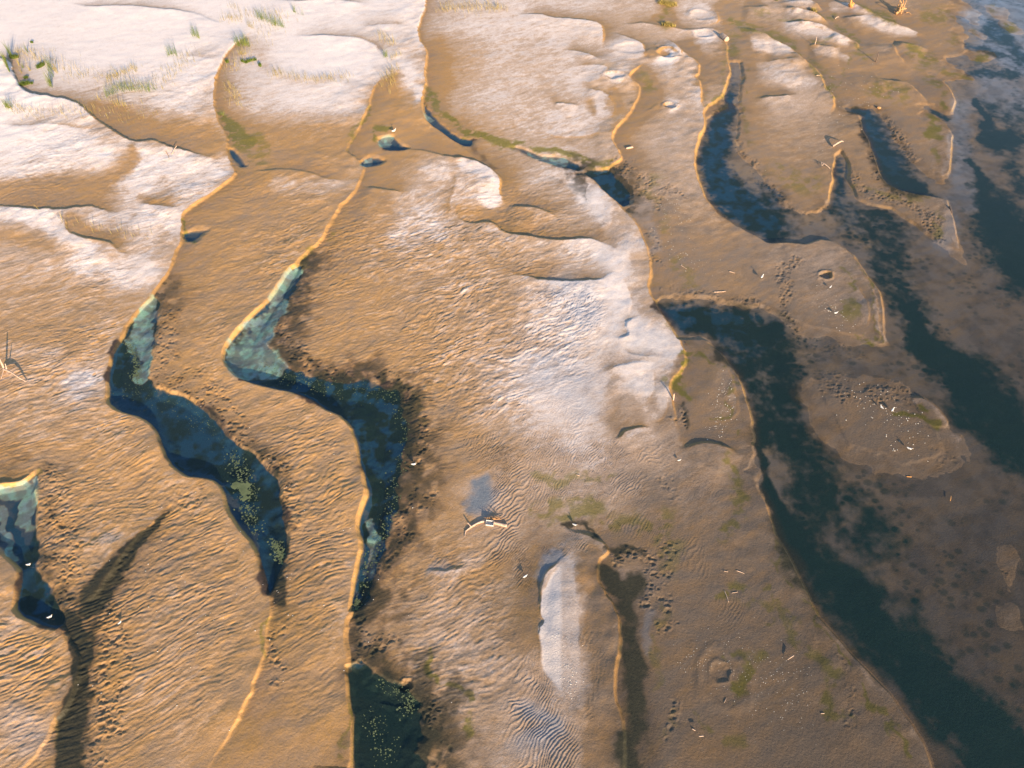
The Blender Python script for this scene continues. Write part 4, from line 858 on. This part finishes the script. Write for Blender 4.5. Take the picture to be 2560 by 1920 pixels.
def tube(bm, pts, rad, n=8, rough=.12, seed=0):
    """tapering crooked limb along points, closed at both ends"""
    r_ = random.Random(seed); P = crspline(pts, 4); R = np.interp(np.linspace(0, 1, len(P)), np.linspace(0, 1, len(rad)), rad)
    rings = []
    for i, p in enumerate(P):
        t = Vector(P[min(i + 1, len(P) - 1)] - P[max(i - 1, 0)]).normalized()
        a_ = t.orthogonal().normalized() if not rings else (prev - t * prev.dot(t)).normalized()
        prev = a_; b_ = t.cross(a_)
        ring = []
        for k in range(n):
            th = 2 * math.pi * k / n; rr = R[i] * (1 + rough * r_.uniform(-1, 1))
            ring.append(bm.verts.new(Vector(p) + a_ * math.cos(th) * rr + b_ * math.sin(th) * rr))
        rings.append(ring)
    for A_, B_ in zip(rings, rings[1:]):
        for k in range(n): bm.faces.new((A_[k], A_[(k + 1) % n], B_[(k + 1) % n], B_[k]))
    bm.faces.new(rings[0][::-1]); bm.faces.new(rings[-1])


def wood(name, label, stem, rad, branches=(), mat=None, cat="driftwood", lift=.0, seed=0, group="driftwood lying on the sand"):
    """stem: survey sheet + (x, y[, height above ground]) points; branches: list of (points, radii)"""
    def w3(seq):
        out = []
        sheet = seq[0]
        for p in seq[1:]:
            x, y, z = spot_at([sheet, p[:2]])
            out.append((x, y, z + (p[2] if len(p) > 2 else 0)))
        return out
    mat = mat or M_wood
    if name == 'driftwood_stick':
        rad = [q * .7 for q in rad]
    S_ = w3(stem); o0 = np.array(S_[0])
    S2 = [tuple(np.array(p) - o0 + np.array((0, 0, rad[0] * .8 + lift))) for p in S_]
    t = thing(name, label, cat, tuple(o0), group)
    bm = bmesh.new(); tube(bm, S2, rad, seed=seed); meshobj("stem", bm, mat, t)
    for k, (bseq, brad) in enumerate(branches):
        B_ = w3(bseq); B2 = [tuple(np.array(p) - o0 + np.array((0, 0, brad[0] * .8 + lift))) for p in B_]
        bm = bmesh.new(); tube(bm, B2, brad, n=6, seed=seed + k + 1); meshobj("branch", bm, mat, t)
    return t


big = wood("driftwood_log", "large pale curved driftwood log beside the grey-blue hollow", ['R', (470, 1010), (640, 880), (850, 760), (1080, 710), (1300, 770), (1630, 850)], (.05, .07, .09, .11, .12, .14), [(['R', (640, 880, .05), (590, 830, .1), (545, 790, .16)], (.06, .05, .04)), (['R', (490, 1010), (470, 1080), (470, 1150)], (.05, .03, .02))], lift=.0, seed=1)
bm = bmesh.new()
r_ = random.Random(5)
x0, y0, z0 = spot_at(['R', (1270, 700)])
for k in range(26):
    a_ = r_.uniform(-.3, 3.4); L_ = r_.uniform(.15, .45)
    tube(bm, [(x0 - big.location.x + r_.uniform(-.7, .6), y0 - big.location.y + .05, z0 - big.location.z + .15), (x0 - big.location.x + math.cos(a_) * L_ + r_.uniform(-.6, .6), y0 - big.location.y + abs(math.sin(a_)) * L_, z0 - big.location.z + r_.uniform(.02, .35))], (.02, .008), n=4, seed=k)
meshobj("rootlets", bm, M_root, big)
xb, yb, zb = spot_at(['R', (1160, 790)])
t = thing("plastic_crate", "small pale grey crate leaning against the large driftwood log", "crate", (xb, yb, zb))
bm = bmesh.new()
bmesh.ops.create_cube(bm, size=1, matrix=Matrix.Diagonal((.62, .38, .3, 1)) @ Matrix.Translation((0, 0, .42)))
top = [f for f in bm.faces if f.normal.z > .9]
rr = bmesh.ops.inset_region(bm, faces=top, thickness=.05); bmesh.ops.translate(bm, verts=list({v for f in top for v in f.verts}), vec=(0, 0, -.2))
bmesh.ops.bevel(bm, geom=list(bm.edges), offset=.012, segments=1, affect='EDGES')
o = meshobj("crate_shell", bm, simple_mat("faded_plastic", (.45, .45, .46), (.6, .6, .6), 4, .5), t); o.rotation_euler = (.1, 0, -.15)
for p in o.data.polygons: p.use_smooth = False

wood("driftwood_branch", "pale forked branch with upright limb on orange ripples at the left edge", ['S', (205, 960, .1), (340, 1050, .3), (560, 1170, .35), (780, 1310, .25), (960, 1380)], (.12, .1, .07, .06, .03), [(['S', (205, 960, .1), (150, 1120, .05), (95, 1250)], (.07, .05, .03)), (['S', (240, 985, .1), (250, 900, .7), (240, 820, 1.1)], (.1, .08, .05)), (['S', (345, 1050, .3), (385, 1010, .6), (410, 970, .9)], (.07, .05, .03))], seed=11)
wood("driftwood_stick", "thin pale stick across the shaded scarp in the upper left sand", ['A', (1120, 1015), (1140, 995, .2), (1160, 980, .3)], (.08, .06, .04), seed=21)
wood("driftwood_stick", "thin reddish stick below the shaded scarp in the upper left sand", ['A', (1082, 1000), (1095, 1020), (1103, 1045)], (.05, .04, .03), mat=M_root, seed=22)
wood("driftwood_log", "short white log with a long shadow above the narrow pool", ['C', (1355, 245), (1372, 262), (1390, 276)], (.35, .4, .42), seed=23)
wood("tree_stump", "short orange stump casting a long shadow on the far pale bar", ['V', (1425, 92), (1440, 90, .1), (1460, 94)], (.35, .45, .4), [(['V', (1432, 92, .3), (1426, 88, .8), (1420, 86, 1.1)], (.22, .16, .1))], mat=M_orange, cat="stump", seed=24, group=None)
bp_ = []
r_ = random.Random(9)
for k in range(11):
    xs, ys = r_.uniform(1890, 1960), r_.uniform(115, 155)
    bp_.append((['V', (xs, ys, .1), (xs + r_.uniform(-10, 35), ys + r_.uniform(-28, 12), r_.uniform(.2, 1.3)), (xs + r_.uniform(-10, 60), ys + r_.uniform(-50, 12), r_.uniform(.1, 1.8))], (.1, .08, .04)))
wood("brush_pile", "tangled heap of bare branches on the far olive bar", ['V', (1890, 152), (1930, 135, .4), (1985, 120, .3)], (.2, .16, .08), bp_, mat=M_root, cat="brush pile", seed=30, group=None)
wood("driftwood_branch", "thin pale twig beside the brush pile on the far olive bar", ['V', (1990, 135), (2015, 140, .1), (2042, 150)], (.06, .05, .03), mat=M_root, seed=33)
wood("driftwood_branch", "bowed pale branch above the mouth of the dark channel", ['D', (415, 960), (440, 958, .35), (462, 950, .4), (480, 938, .1)], (.12, .11, .09, .05), seed=41)
wood("driftwood_branch", "pale forked branch near the right edge of the olive bar", ['D', (340, 1078, .2), (360, 1090, .2), (396, 1108)], (.06, .06, .04), [(['D', (352, 1086, .2), (342, 1092, .1), (334, 1078, .4)], (.04, .03, .02))], seed=42)
wood("driftwood_log", "dark straight log on the narrow spit beside the river", ['D', (1165, 1355), (1175, 1374), (1186, 1394)], (.07, .08, .06), mat=M_dark, seed=43)
wood("driftwood_stick", "pale stick standing aslant at the big pool's far bank", ['V', (1085, 470, 0), (1088, 460, .6), (1083, 452, 1.0)], (.09, .07, .05), seed=44)
wood("driftwood_stick", "small dark post with its root at the far green channel", ['V', (1690, 630), (1692, 612, .6), (1688, 600, 1.0)], (.14, .1, .06), mat=M_dark, seed=45)
wood("driftwood_stick", "pale twig across the dark hollow between two far bars", ['V', (1290, 196), (1310, 190, .2), (1328, 186, .1)], (.1, .08, .05), seed=46)
wood("driftwood_stick", "short pale stick on the edge of the far lobed bar", ['V', (1100, 772), (1118, 774), (1134, 778)], (.07, .07, .05), seed=47)
wood("driftwood_log", "reddish chunk of wood at the head of the dark channel", ['V', (1708, 1072), (1725, 1078), (1742, 1082)], (.14, .16, .1), mat=M_root, seed=48)
wood("driftwood_log", "small weathered log beside the mud flat's violet stain", ['C', (738, 972), (760, 968), (782, 964)], (.1, .13, .1), seed=49)
wood("driftwood_stick", "pale stick on green mud nearest the wide pool's lower bank", ['G', (1405, 110), (1422, 114), (1442, 120)], (.05, .05, .03), seed=51)
wood("driftwood_stick", "long straight pale stick on the mud above the weedy shallows", ['G', (1305, 242), (1345, 241), (1382, 238)], (.05, .06, .04), seed=52)
wood("driftwood_stick", "thin pale stick in the mossy mud beside the central scarp", ['G', (1092, 68), (1110, 80), (1130, 92)], (.05, .04, .03), seed=53)
wood("driftwood_stick", "dark stick at the tip of the round mossy bar", ['G', (1122, 570), (1132, 580), (1142, 588)], (.06, .06, .04), mat=M_dark, seed=54)
wood("driftwood_post", "short white post upright in the shaded mud below the scarp", ['G', (1042, 946), (1041, 938, .3), (1040, 932, .6)], (.07, .07, .06), seed=55, cat="post", group=None)
wood("driftwood_stick", "slender pale stick amid moss clumps on the brown bar", ['K', (1372, 518), (1388, 555), (1399, 592)], (.03, .04, .025), seed=61)
wood("driftwood_stick", "pale stick right of the pocked mud, on the brown bar's top", ['K', (1450, 388), (1475, 396), (1501, 406)], (.035, .04, .025), seed=62)
wood("driftwood_stick", "tiny pale stick upper left of the brown bar's ripples", ['K', (1368, 390), (1395, 396)], (.03, .025), seed=63)
wood("driftwood_stick", "pale stick lying level on moss at the brown bar", ['K', (1420, 532), (1460, 526)], (.03, .025), seed=64)
wood("driftwood_stick", "pale slanting stick above a shadowed nick in the brown bar", ['K', (1164, 1408), (1185, 1421)], (.045, .035), seed=65)
wood("driftwood_stick", "pale level stick casting a square shadow on the brown bar", ['K', (1203, 1466, .25), (1232, 1463, .25)], (.045, .04), seed=66)
wood("driftwood_stick", "pale stick near the mossy edge, close to the river bank", ['M', (118, 968, .1), (155, 945, .2)], (.04, .05), seed=67)
wood("driftwood_stick", "short pale stick low on the brown bar near the river", ['M', (335, 1311), (358, 1312)], (.035, .03), seed=68)
wood("driftwood_stick", "short stick at the crater's lower rim on the brown bar", ['K', (1372, 1240), (1385, 1212)], (.025, .02), seed=69)
wood("driftwood_stick", "orange stick at the lower edge of the river island", ['H', (897, 1430), (930, 1433)], (.05, .04), mat=M_orange, seed=71)
wood("driftwood_stick", "upright-lying yellow stick in the shallows below the island", ['H', (1178, 1590, .12), (1182, 1560, .15)], (.04, .04), mat=M_orange, seed=72)
wood("driftwood_stick", "small pale stick at the rippled flat's centre", ['G', (415, 1422), (437, 1430)], (.04, .035), seed=73)


# ---- birds
def bird(label, seq, yaw, s, body_mat=None, standing=True):
    x, y, z = spot_at(seq); z = max(z, 0.0)
    body_mat = body_mat or M_white
    t = thing("bird", label, "bird", (x, y, z), "white birds resting on the flats")
    t.rotation_euler = (0, 0, yaw); t.scale = (s, s, s)
    hz = .24
    bm = bmesh.new()
    prof = [(-.26, .30, .012, .02), (-.2, .27, .03, .05), (-.1, .25, .07, .075), (0, .245, .092, .095), (.09, .265, .085, .09), (.15, .30, .055, .06), (.175, .345, .036, .036), (.185, .39, .034, .034), (.2, .43, .046, .044), (.225, .445, .04, .036), (.245, .442, .018, .018)]
    rings = []
    for (xx, zz, ry, rz) in prof:
        rings.append([bm.verts.new((xx, math.cos(2 * math.pi * k / 12) * ry, zz + math.sin(2 * math.pi * k / 12) * rz)) for k in range(12)])
    for A_, B_ in zip(rings, rings[1:]):
        for k in range(12): bm.faces.new((A_[k], A_[(k + 1) % 12], B_[(k + 1) % 12], B_[k]))
    bm.faces.new(rings[0][::-1]); bm.faces.new(rings[-1]); bmesh.ops.recalc_face_normals(bm, faces=bm.faces)
    meshobj("body", bm, body_mat, t)
    bm = bmesh.new(); tube(bm, [(.24, 0, .442), (.275, 0, .436), (.315, 0, .425)], (.013, .01, .004), n=6, rough=0); meshobj("beak", bm, M_beak, t)
    for sg in (-1, 1):
        bm = bmesh.new()
        v = [bm.verts.new(p) for p in ((.11, sg * .088, .30), (.02, sg * .102, .315), (-.12, sg * .08, .295), (-.3, sg * .03, .305), (-.14, sg * .082, .25), (.03, sg * .1, .235))]
        bm.faces.new(v); bmesh.ops.solidify(bm, geom=bm.faces[:], thickness=.012)
        meshobj("wing", bm, M_grey if body_mat is M_grey else M_white, t)
        bm = bmesh.new(); tube(bm, [(-.01, sg * .035, .18), (.0, sg * .036, .09), (.0, sg * .036, .0)], (.012, .008, .008), n=5, rough=0)
        tube(bm, [(-.01, sg * .036, .006), (.05, sg * .05, .004)], (.007, .005), n=4, rough=0)
        meshobj("leg", bm, M_leg, t)
    return t


bird("white bird standing on orange sand beside the small blue pool", ['B', (897, 872)], .6, 1.25)
bird("white bird at the upper edge of the weedy ditch, lower left", ['I', (195, 348)], .1, .8)
bird("white bird by the lower bend of the weedy ditch, lower left", ['I', (333, 686)], .4, .8)
bird("white bird on pocked mud right of the weedy ditch", ['I', (790, 730)], .8, .6)
bird("pale bird on the green margin of the middle pool", ['F', (1025, 1362)], .0, .9)
bird("white bird on the river island's lower right mud", ['H', (907, 1262)], -.6, .9)
bird("white bird left of the green patches on the river island", ['H', (797, 1012)], .8, .9)
bird("white bird among mud lumps, upper middle of the river island", ['H', (728, 995)], 2.0, .8)
bird("white bird above the dark hollow's upper end in the rippled flat", ['K', (405, 95)], -.4, .75)
bird("white bird left of the white sand pan", ['K', (85, 430)], .5, .75)
bird("white bird beside a dark wet spot on the green mud flat", ['G', (1612, 158)], .9, 1.0)
bird("white bird near the far left of the round mossy bar's shade", ['G', (1080, 1335)], .2, .6)
bird("white bird on the big moss-spotted bar above the shallows", ['H', (432, 386)], 0.2, .8)
bird("white bird by the dent in the big moss-spotted bar", ['H', (396, 220)], .7, .7)


# ---- grass clumps and bushes
def blades(bm, spots, hmin, hmax, wdt, r_, lean=.18):
    for (x, y, z) in spots:
        hgt = r_.uniform(hmin, hmax); th = r_.uniform(0, math.pi); dx, dy = math.cos(th) * wdt, math.sin(th) * wdt
        lx, ly = r_.gauss(0, lean) * hgt, r_.gauss(0, lean) * hgt
        a_ = bm.verts.new((x - dx, y - dy, z - .03)); b_ = bm.verts.new((x + dx, y + dy, z - .03))
        c_ = bm.verts.new((x + lx * .4 + dx * .7, y + ly * .4 + dy * .7, z + hgt * .55)); d_ = bm.verts.new((x + lx * .4 - dx * .7, y + ly * .4 - dy * .7, z + hgt * .55))
        e_ = bm.verts.new((x + lx, y + ly, z + hgt))
        bm.faces.new((a_, b_, c_, d_)); bm.faces.new((d_, c_, e_))


def clump(name, label, cat, pts, n, hmin, hmax, mat, wdt=.03, seed=0, group="marsh grass clumps on the pale sand", lean=.16):
    """grass growing along a surveyed stroke of (x, y, half width)"""
    r_ = random.Random(seed); P = px(pts); sp = []
    if cat == 'grass clump': n = int(n * .26); wdt = .015; hmin *= 1.2; hmax *= 1.5
    for k in range(n):
        if len(P) == 1: u, v, hw = P[0]
        else:
            i = r_.randrange(len(P) - 1); q = r_.random()
            u, v, hw = (P[i][j] * (1 - q) + P[i + 1][j] * q for j in range(3))
        x, y = unproj(u, v)
        sc = hw * math.hypot(y, CAMH) / FOC
        a_ = r_.uniform(0, 2 * math.pi); rr = sc * math.sqrt(r_.random())
        x += math.cos(a_) * rr; y += math.sin(a_) * rr
        sp.append((x, y, height(x, y)))
    o = np.mean(np.array(sp), 0)
    bm = bmesh.new(); blades(bm, [tuple(np.array(s) - o) for s in sp], hmin, hmax, wdt, r_, lean)
    ob = meshobj(name, bm, mat); ob.location = o
    ob["label"] = label; ob["category"] = cat; ob["group"] = group
    return ob


G_ = "grass clump"
clump("grass_clump", "curved hedge of tall grass along the scarp, far left", G_, ['T', (120, 640, 14), (140, 740, 14), (175, 820, 12), (205, 900, 8)], 420, .8, 1.5, M_grass, seed=1)
clump("low_bush", "dark green bush joined to a grass spike, topmost at far left", "bush", ['T', (190, 600, 14), (260, 610, 20), (320, 590, 18)], 420, .25, .6, M_bush, .05, seed=2, group="low bushes on the pale sand", lean=.4)
clump("grass_clump", "tall grass spike at the topmost bush, far left", G_, ['T', (200, 600, 20), (205, 560, 14)], 150, 1.0, 1.9, M_grass, seed=3)
clump("low_bush", "dark low bush slanting, left of the tall grass column", "bush", ['T', (660, 780, 12), (720, 750, 24), (770, 720, 16)], 420, .25, .55, M_bush, .05, seed=4, group="low bushes on the pale sand", lean=.4)
clump("low_bush", "dark low bush with yellow underside just above the blue scarp", "bush", ['T', (380, 1070, 14), (440, 1065, 22), (510, 1050, 18)], 460, .25, .55, M_bush, .05, seed=5, group="low bushes on the pale sand", lean=.4)
clump("low_bush", "tiny dark bush just above the bush over the blue scarp", "bush", ['T', (440, 955, 12), (485, 945, 12)], 160, .2, .4, M_bush, .05, seed=6, group="low bushes on the pale sand", lean=.4)
clump("low_bush", "tiny lone bush highest on the far left sand", "bush", ['T', (545, 340, 8), (575, 342, 8)], 90, .2, .4, M_bush, .05, seed=7, group="low bushes on the pale sand", lean=.4)
clump("low_bush", "tiny bush right of the bush with the yellow underside", "bush", ['T', (560, 1048, 14)], 90, .2, .35, M_bush, .05, seed=8, group="low bushes on the pale sand", lean=.4)
clump("grass_clump", "tall upright column of grass left of the wide grass bank", G_, ['T', (860, 730, 30), (900, 830, 46), (880, 950, 46), (870, 1070, 40), (910, 1110, 20)], 460, .7, 1.5, M_grass, seed=9)
clump("grass_clump", "thin yellow grass strip right of the tall grass column", G_, ['T', (950, 780, 30), (1000, 880, 24)], 120, .6, 1.2, M_straw, seed=10)
clump("grass_clump", "small yellow tuft nearest the curved hedge", G_, ['T', (345, 700, 18), (335, 740, 10)], 60, .5, .9, M_straw, seed=11)
clump("grass_clump", "small tuft highest of the four in the sand bowl", G_, ['T', (412, 775, 12)], 40, .5, .9, M_grass, seed=12)
clump("grass_clump", "small yellow tuft lowest of the four in the sand bowl", G_, ['T', (375, 855, 14)], 50, .5, .9, M_straw, seed=13)
clump("grass_clump", "small yellow tuft rightmost of the four in the sand bowl", G_, ['T', (525, 820, 14)], 50, .5, .9, M_straw, seed=14)
clump("grass_clump", "lone tuft above the sand bowl, below the highest bush", G_, ['T', (485, 500, 12)], 50, .6, 1.2, M_grass, seed=15)
clump("grass_clump", "pale double tuft below the blue scarp, left edge", G_, ['T', (120, 1460, 20), (165, 1500, 30), (240, 1470, 36)], 240, .5, 1.1, M_grass, seed=16)
clump("grass_clump", "wide bank of yellow green grass above the brown slope", G_, ['A', (690, 640, 16), (780, 590, 40), (880, 590, 30), (1000, 595, 26)], 900, .6, 1.3, M_grass, seed=17)
clump("grass_clump", "yellow grass fringe at the lower edge of the wide bank", G_, ['A', (630, 655, 12), (760, 680, 20), (830, 700, 14)], 200, .5, 1.0, M_straw, seed=18)
clump("grass_clump", "round green tuft left of the highest lone tuft", G_, ['A', (1095, 375, 8), (1130, 350, 22), (1140, 375, 14)], 240, .6, 1.3, M_grass, seed=19)
clump("grass_clump", "highest lone green tuft on the open pale sand", G_, ['A', (1250, 240, 12), (1275, 245, 20), (1295, 262, 8)], 260, .6, 1.4, M_grass, seed=20)
clump("grass_clump", "large green clump on the crest of the long scarp", G_, ['U', (480, 860, 60), (580, 900, 100), (680, 850, 80), (790, 920, 40)], 620, .6, 1.4, M_grass, seed=21)
clump("grass_clump", "sparse yellow fringe under the large crest clump", G_, ['U', (540, 1080, 60), (700, 1080, 80)], 160, .4, .9, M_straw, seed=22)
clump("low_bush", "tiny dark bush on the pinkish slope left of the crest clump", "bush", ['U', (240, 1270, 20), (285, 1275, 24)], 140, .25, .5, M_bush, .05, seed=23, group="low bushes on the pale sand", lean=.4)
clump("low_bush", "row of dark low bushes under the crest clump", "bush", ['U', (590, 1250, 14), (700, 1290, 26), (780, 1250, 30), (930, 1210, 40)], 300, .2, .45, M_bush, .05, seed=24, group="low bushes on the pale sand", lean=.4)
clump("low_bush", "small dark bush right of the row under the crest clump", "bush", ['U', (1010, 1340, 26), (1030, 1370, 20)], 120, .25, .5, M_bush, .05, seed=25, group="low bushes on the pale sand", lean=.4)
clump("grass_clump", "broad grass clump on the far bar's left shoulder", G_, ['U', (950, 230, 40), (1100, 290, 60), (1340, 400, 70), (1430, 420, 50), (1590, 480, 20)], 640, .6, 1.4, M_grass, seed=26)
clump("grass_clump", "yellow sparse tuft left below the broad far clump", G_, ['U', (720, 430, 20), (900, 500, 40)], 120, .5, 1.0, M_straw, seed=27)
clump("grass_clump", "small sparse tuft right of the broad far clump", G_, ['U', (1800, 110, 20), (1860, 150, 30), (2030, 200, 12)], 110, .5, 1.2, M_grass, seed=28)
clump("grass_clump", "bright green tuft in the notch beside the white oval bar", G_, ['B', (835, 365, 8), (845, 385, 16)], 140, .5, 1.1, M_grass, seed=29)
clump("grass_clump", "brownish reed patch above the notch by the white oval bar", G_, ['B', (780, 230, 24), (850, 280, 40), (900, 300, 24)], 260, .5, 1.1, M_straw, seed=30)
clump("grass_clump", "yellow tufts lining the notch right of the white oval bar", G_, ['B', (870, 400, 20), (940, 365, 16)], 160, .4, .9, M_straw, seed=31)
clump("grass_clump", "yellow tufts below the notch beside the white oval bar", G_, ['B', (820, 510, 20), (910, 515, 16)], 90, .4, .8, M_straw, seed=32)
clump("grass_clump", "small dark tuft on the lit scarp above the olive hollow", G_, ['A', (1425, 750, 10), (1455, 752, 10)], 70, .3, .6, M_grass, seed=33)
clump("grass_clump", "faint tuft at the photo's top edge, left of centre", G_, ['A', (1500, 40, 14), (1530, 70, 14)], 60, .5, 1.1, M_straw, seed=34)
clump("low_bush", "golden bush at the far edge between two terraced bars", "bush", ['C', (960, 25, 20), (1050, 40, 26)], 420, .2, .55, M_straw, .06, seed=35, group="low bushes on the pale sand", lean=.45)
clump("low_bush", "golden bush below the far terraced bar's left edge", "bush", ['C', (985, 165, 22), (1040, 180, 20)], 360, .2, .5, M_straw, .06, seed=36, group="low bushes on the pale sand", lean=.45)
clump("low_bush", "orange shrub in the dark gap between far pale bars", "bush", ['V', (1060, 120, 20), (1085, 140, 22)], 200, .25, .7, M_straw, .06, seed=37, group="low bushes on the pale sand", lean=.45)
clump("low_bush", "small green bush at the far edge above the pale bars", "bush", ['V', (710, 5, 18)], 160, .3, .7, M_bush, .06, seed=38, group="low bushes on the pale sand", lean=.45)

# loose reeds: too many to count
bm = bmesh.new(); r_ = random.Random(77); sp = []
for pts, n in [(['T', (300, 500, 60), (600, 600, 160), (1000, 700, 160), (1400, 900, 200), (2000, 950, 200)], 340), (['A', (700, 560, 60), (1000, 560, 80), (1150, 480, 80), (1250, 350, 60)], 260),
               (['U', (200, 300, 100), (700, 200, 250), (1500, 200, 250), (700, 1100, 300), (300, 1500, 200)], 420), (['B', (1200, 60, 40), (1400, 50, 60), (1600, 60, 40)], 420), (['B', (100, 480, 40), (350, 530, 40), (600, 510, 40)], 260),
               (['A', (60, 690, 40), (200, 760, 60), (600, 720, 60), (1000, 760, 80)], 240), (['B', (850, 600, 60), (900, 450, 40)], 140), (['A', (1480, 560, 40), (1560, 700, 60)], 90), (['A', (900, 450, 30), (700, 520, 30)], 160), (['A', (300, 1400, 40), (600, 1500, 80), (1100, 1560, 40)], 60)]:
    P = px(pts)
    for k in range(n):
        i = r_.randrange(len(P) - 1); q = r_.random(); u, v, hw = (P[i][j] * (1 - q) + P[i + 1][j] * q for j in range(3))
        x, y = unproj(u + r_.gauss(0, .6) * hw, v + r_.gauss(0, .4) * hw); sp.append((x, y, height(x, y)))
blades(bm, sp, .35, 1.1, .018, r_, .15)
o = meshobj("loose_reeds", bm, M_straw); o["kind"] = "stuff"; o["label"] = "thin loose reeds scattered over the pale sand"; o["category"] = "reeds"

# floating algae flecks on the pools
bm = bmesh.new(); r_ = random.Random(78)
for pts, n, rmin, rmax in [(['E', (1500, 1290, 50), (1570, 1400, 60), (1600, 1520, 60), 'I', (1610, 0, 60), (1659, 120, 50)], 420, .04, .12), (['E', (1510, 1500, 0), (1570, 1480, 20), (1600, 1560, 24)], 45, .12, .45),
                           (['E', (780, 870, 60), (1000, 900, 70), (1250, 1000, 90), (1400, 1150, 80)], 260, .03, .07), (['F', (60, 720, 60), (250, 790, 60), (420, 840, 60), (700, 860, 60), (880, 900, 50), (980, 1150, 50), (960, 1400, 60), (900, 1550, 60), 'J', (850, 100, 60), (760, 300, 50), (690, 520, 40)], 800, .03, .1),
                           (['J', (120, 200, 40), (180, 330, 24)], 220, .04, .13), (['J', (660, 560, 16), (650, 620, 20), (620, 680, 20)], 160, .03, .1), (['J', (780, 1090, 30), (1020, 1220, 40), (960, 1300, 60)], 150, .03, .1), (['J', (750, 1300, 80), (800, 1480, 80), (850, 1600, 60)], 110, .03, .09), (['E', (830, 560, 30), (890, 680, 20), (880, 800, 30)], 300, .03, .12)]:
    P = px(pts)
    for k in range(n):
        i = r_.randrange(len(P) - 1); q = r_.random(); u, v, hw = (P[i][j] * (1 - q) + P[i + 1][j] * q for j in range(3))
        x, y = unproj(u + r_.gauss(0, .6) * hw, v + r_.gauss(0, .6) * hw); h_ = height(x, y)
        if h_ > .03: continue
        z = max(h_, 0) + .008; R = r_.uniform(rmin, rmax) * r_.uniform(.5, 1); m = 7
        vsx = []
        for j in range(m):
            th = 2 * math.pi * j / m; rr = R * r_.uniform(.5, 1.15)
            vsx.append(bm.verts.new((x + math.cos(th) * rr, y + math.sin(th) * rr * .9, z + r_.uniform(0, .006))))
        bm.faces.new(vsx)
o = meshobj("floating_algae", bm, M_float); o["kind"] = "stuff"; o["label"] = "yellow green algae flecks floating at the pool margins"; o["category"] = "algae"

# shells and pebbles
bm = bmesh.new(); r_ = random.Random(79)
for pts, n, s0, s1 in [(['K', (1100, 1000, 60), (1400, 900, 200), (1550, 1200, 200), 'M', (100, 1000, 150), (200, 1400, 180)], 240, .01, .024), (['H', (500, 900, 100), (800, 1000, 120), (900, 1200, 150)], 90, .02, .05), (['H', (350, 250, 90), (500, 450, 80)], 50, .02, .045), (['G', (1350, 800, 60), (1400, 1000, 80), (1300, 1150, 60)], 90, .015, .04),
                       (['K', (300, 700, 60), (350, 1000, 80), (400, 1180, 40)], 90, .015, .035), (['O', (300, 1250, 200), (700, 1300, 200), (500, 800, 300)], 150, .015, .04), (['D', (150, 950, 150), (700, 600, 150), (300, 600, 100)], 90, .02, .05), (['C', (1100, 1300, 100), (1000, 1500, 100), 'G', (1250, 100, 120)], 90, .02, .04), (['A', (1000, 200, 200), (400, 700, 200), 'B', (400, 350, 200)], 60, .02, .05)]:
    P = px(pts)
    for k in range(n):
        i = r_.randrange(len(P) - 1); q = r_.random(); u, v, hw = (P[i][j] * (1 - q) + P[i + 1][j] * q for j in range(3))
        x, y = unproj(u + r_.gauss(0, .6) * hw, v + r_.gauss(0, .6) * hw); h_ = height(x, y)
        if h_ < .01: continue
        s = r_.uniform(s0, s1)
        M_ = Matrix.Translation((x, y, h_ + s * .25)) @ Matrix.Rotation(r_.uniform(0, 3), 4, 'Z') @ Matrix.Diagonal((s * r_.uniform(.7, 1.5), s, s * .5, 1))
        bmesh.ops.create_icosphere(bm, subdivisions=1, radius=1, matrix=M_)
o = meshobj("shell_fragments", bm, M_shell); o["kind"] = "stuff"; o["label"] = "tiny white shells and pebbles strewn over the mud"; o["category"] = "shells"
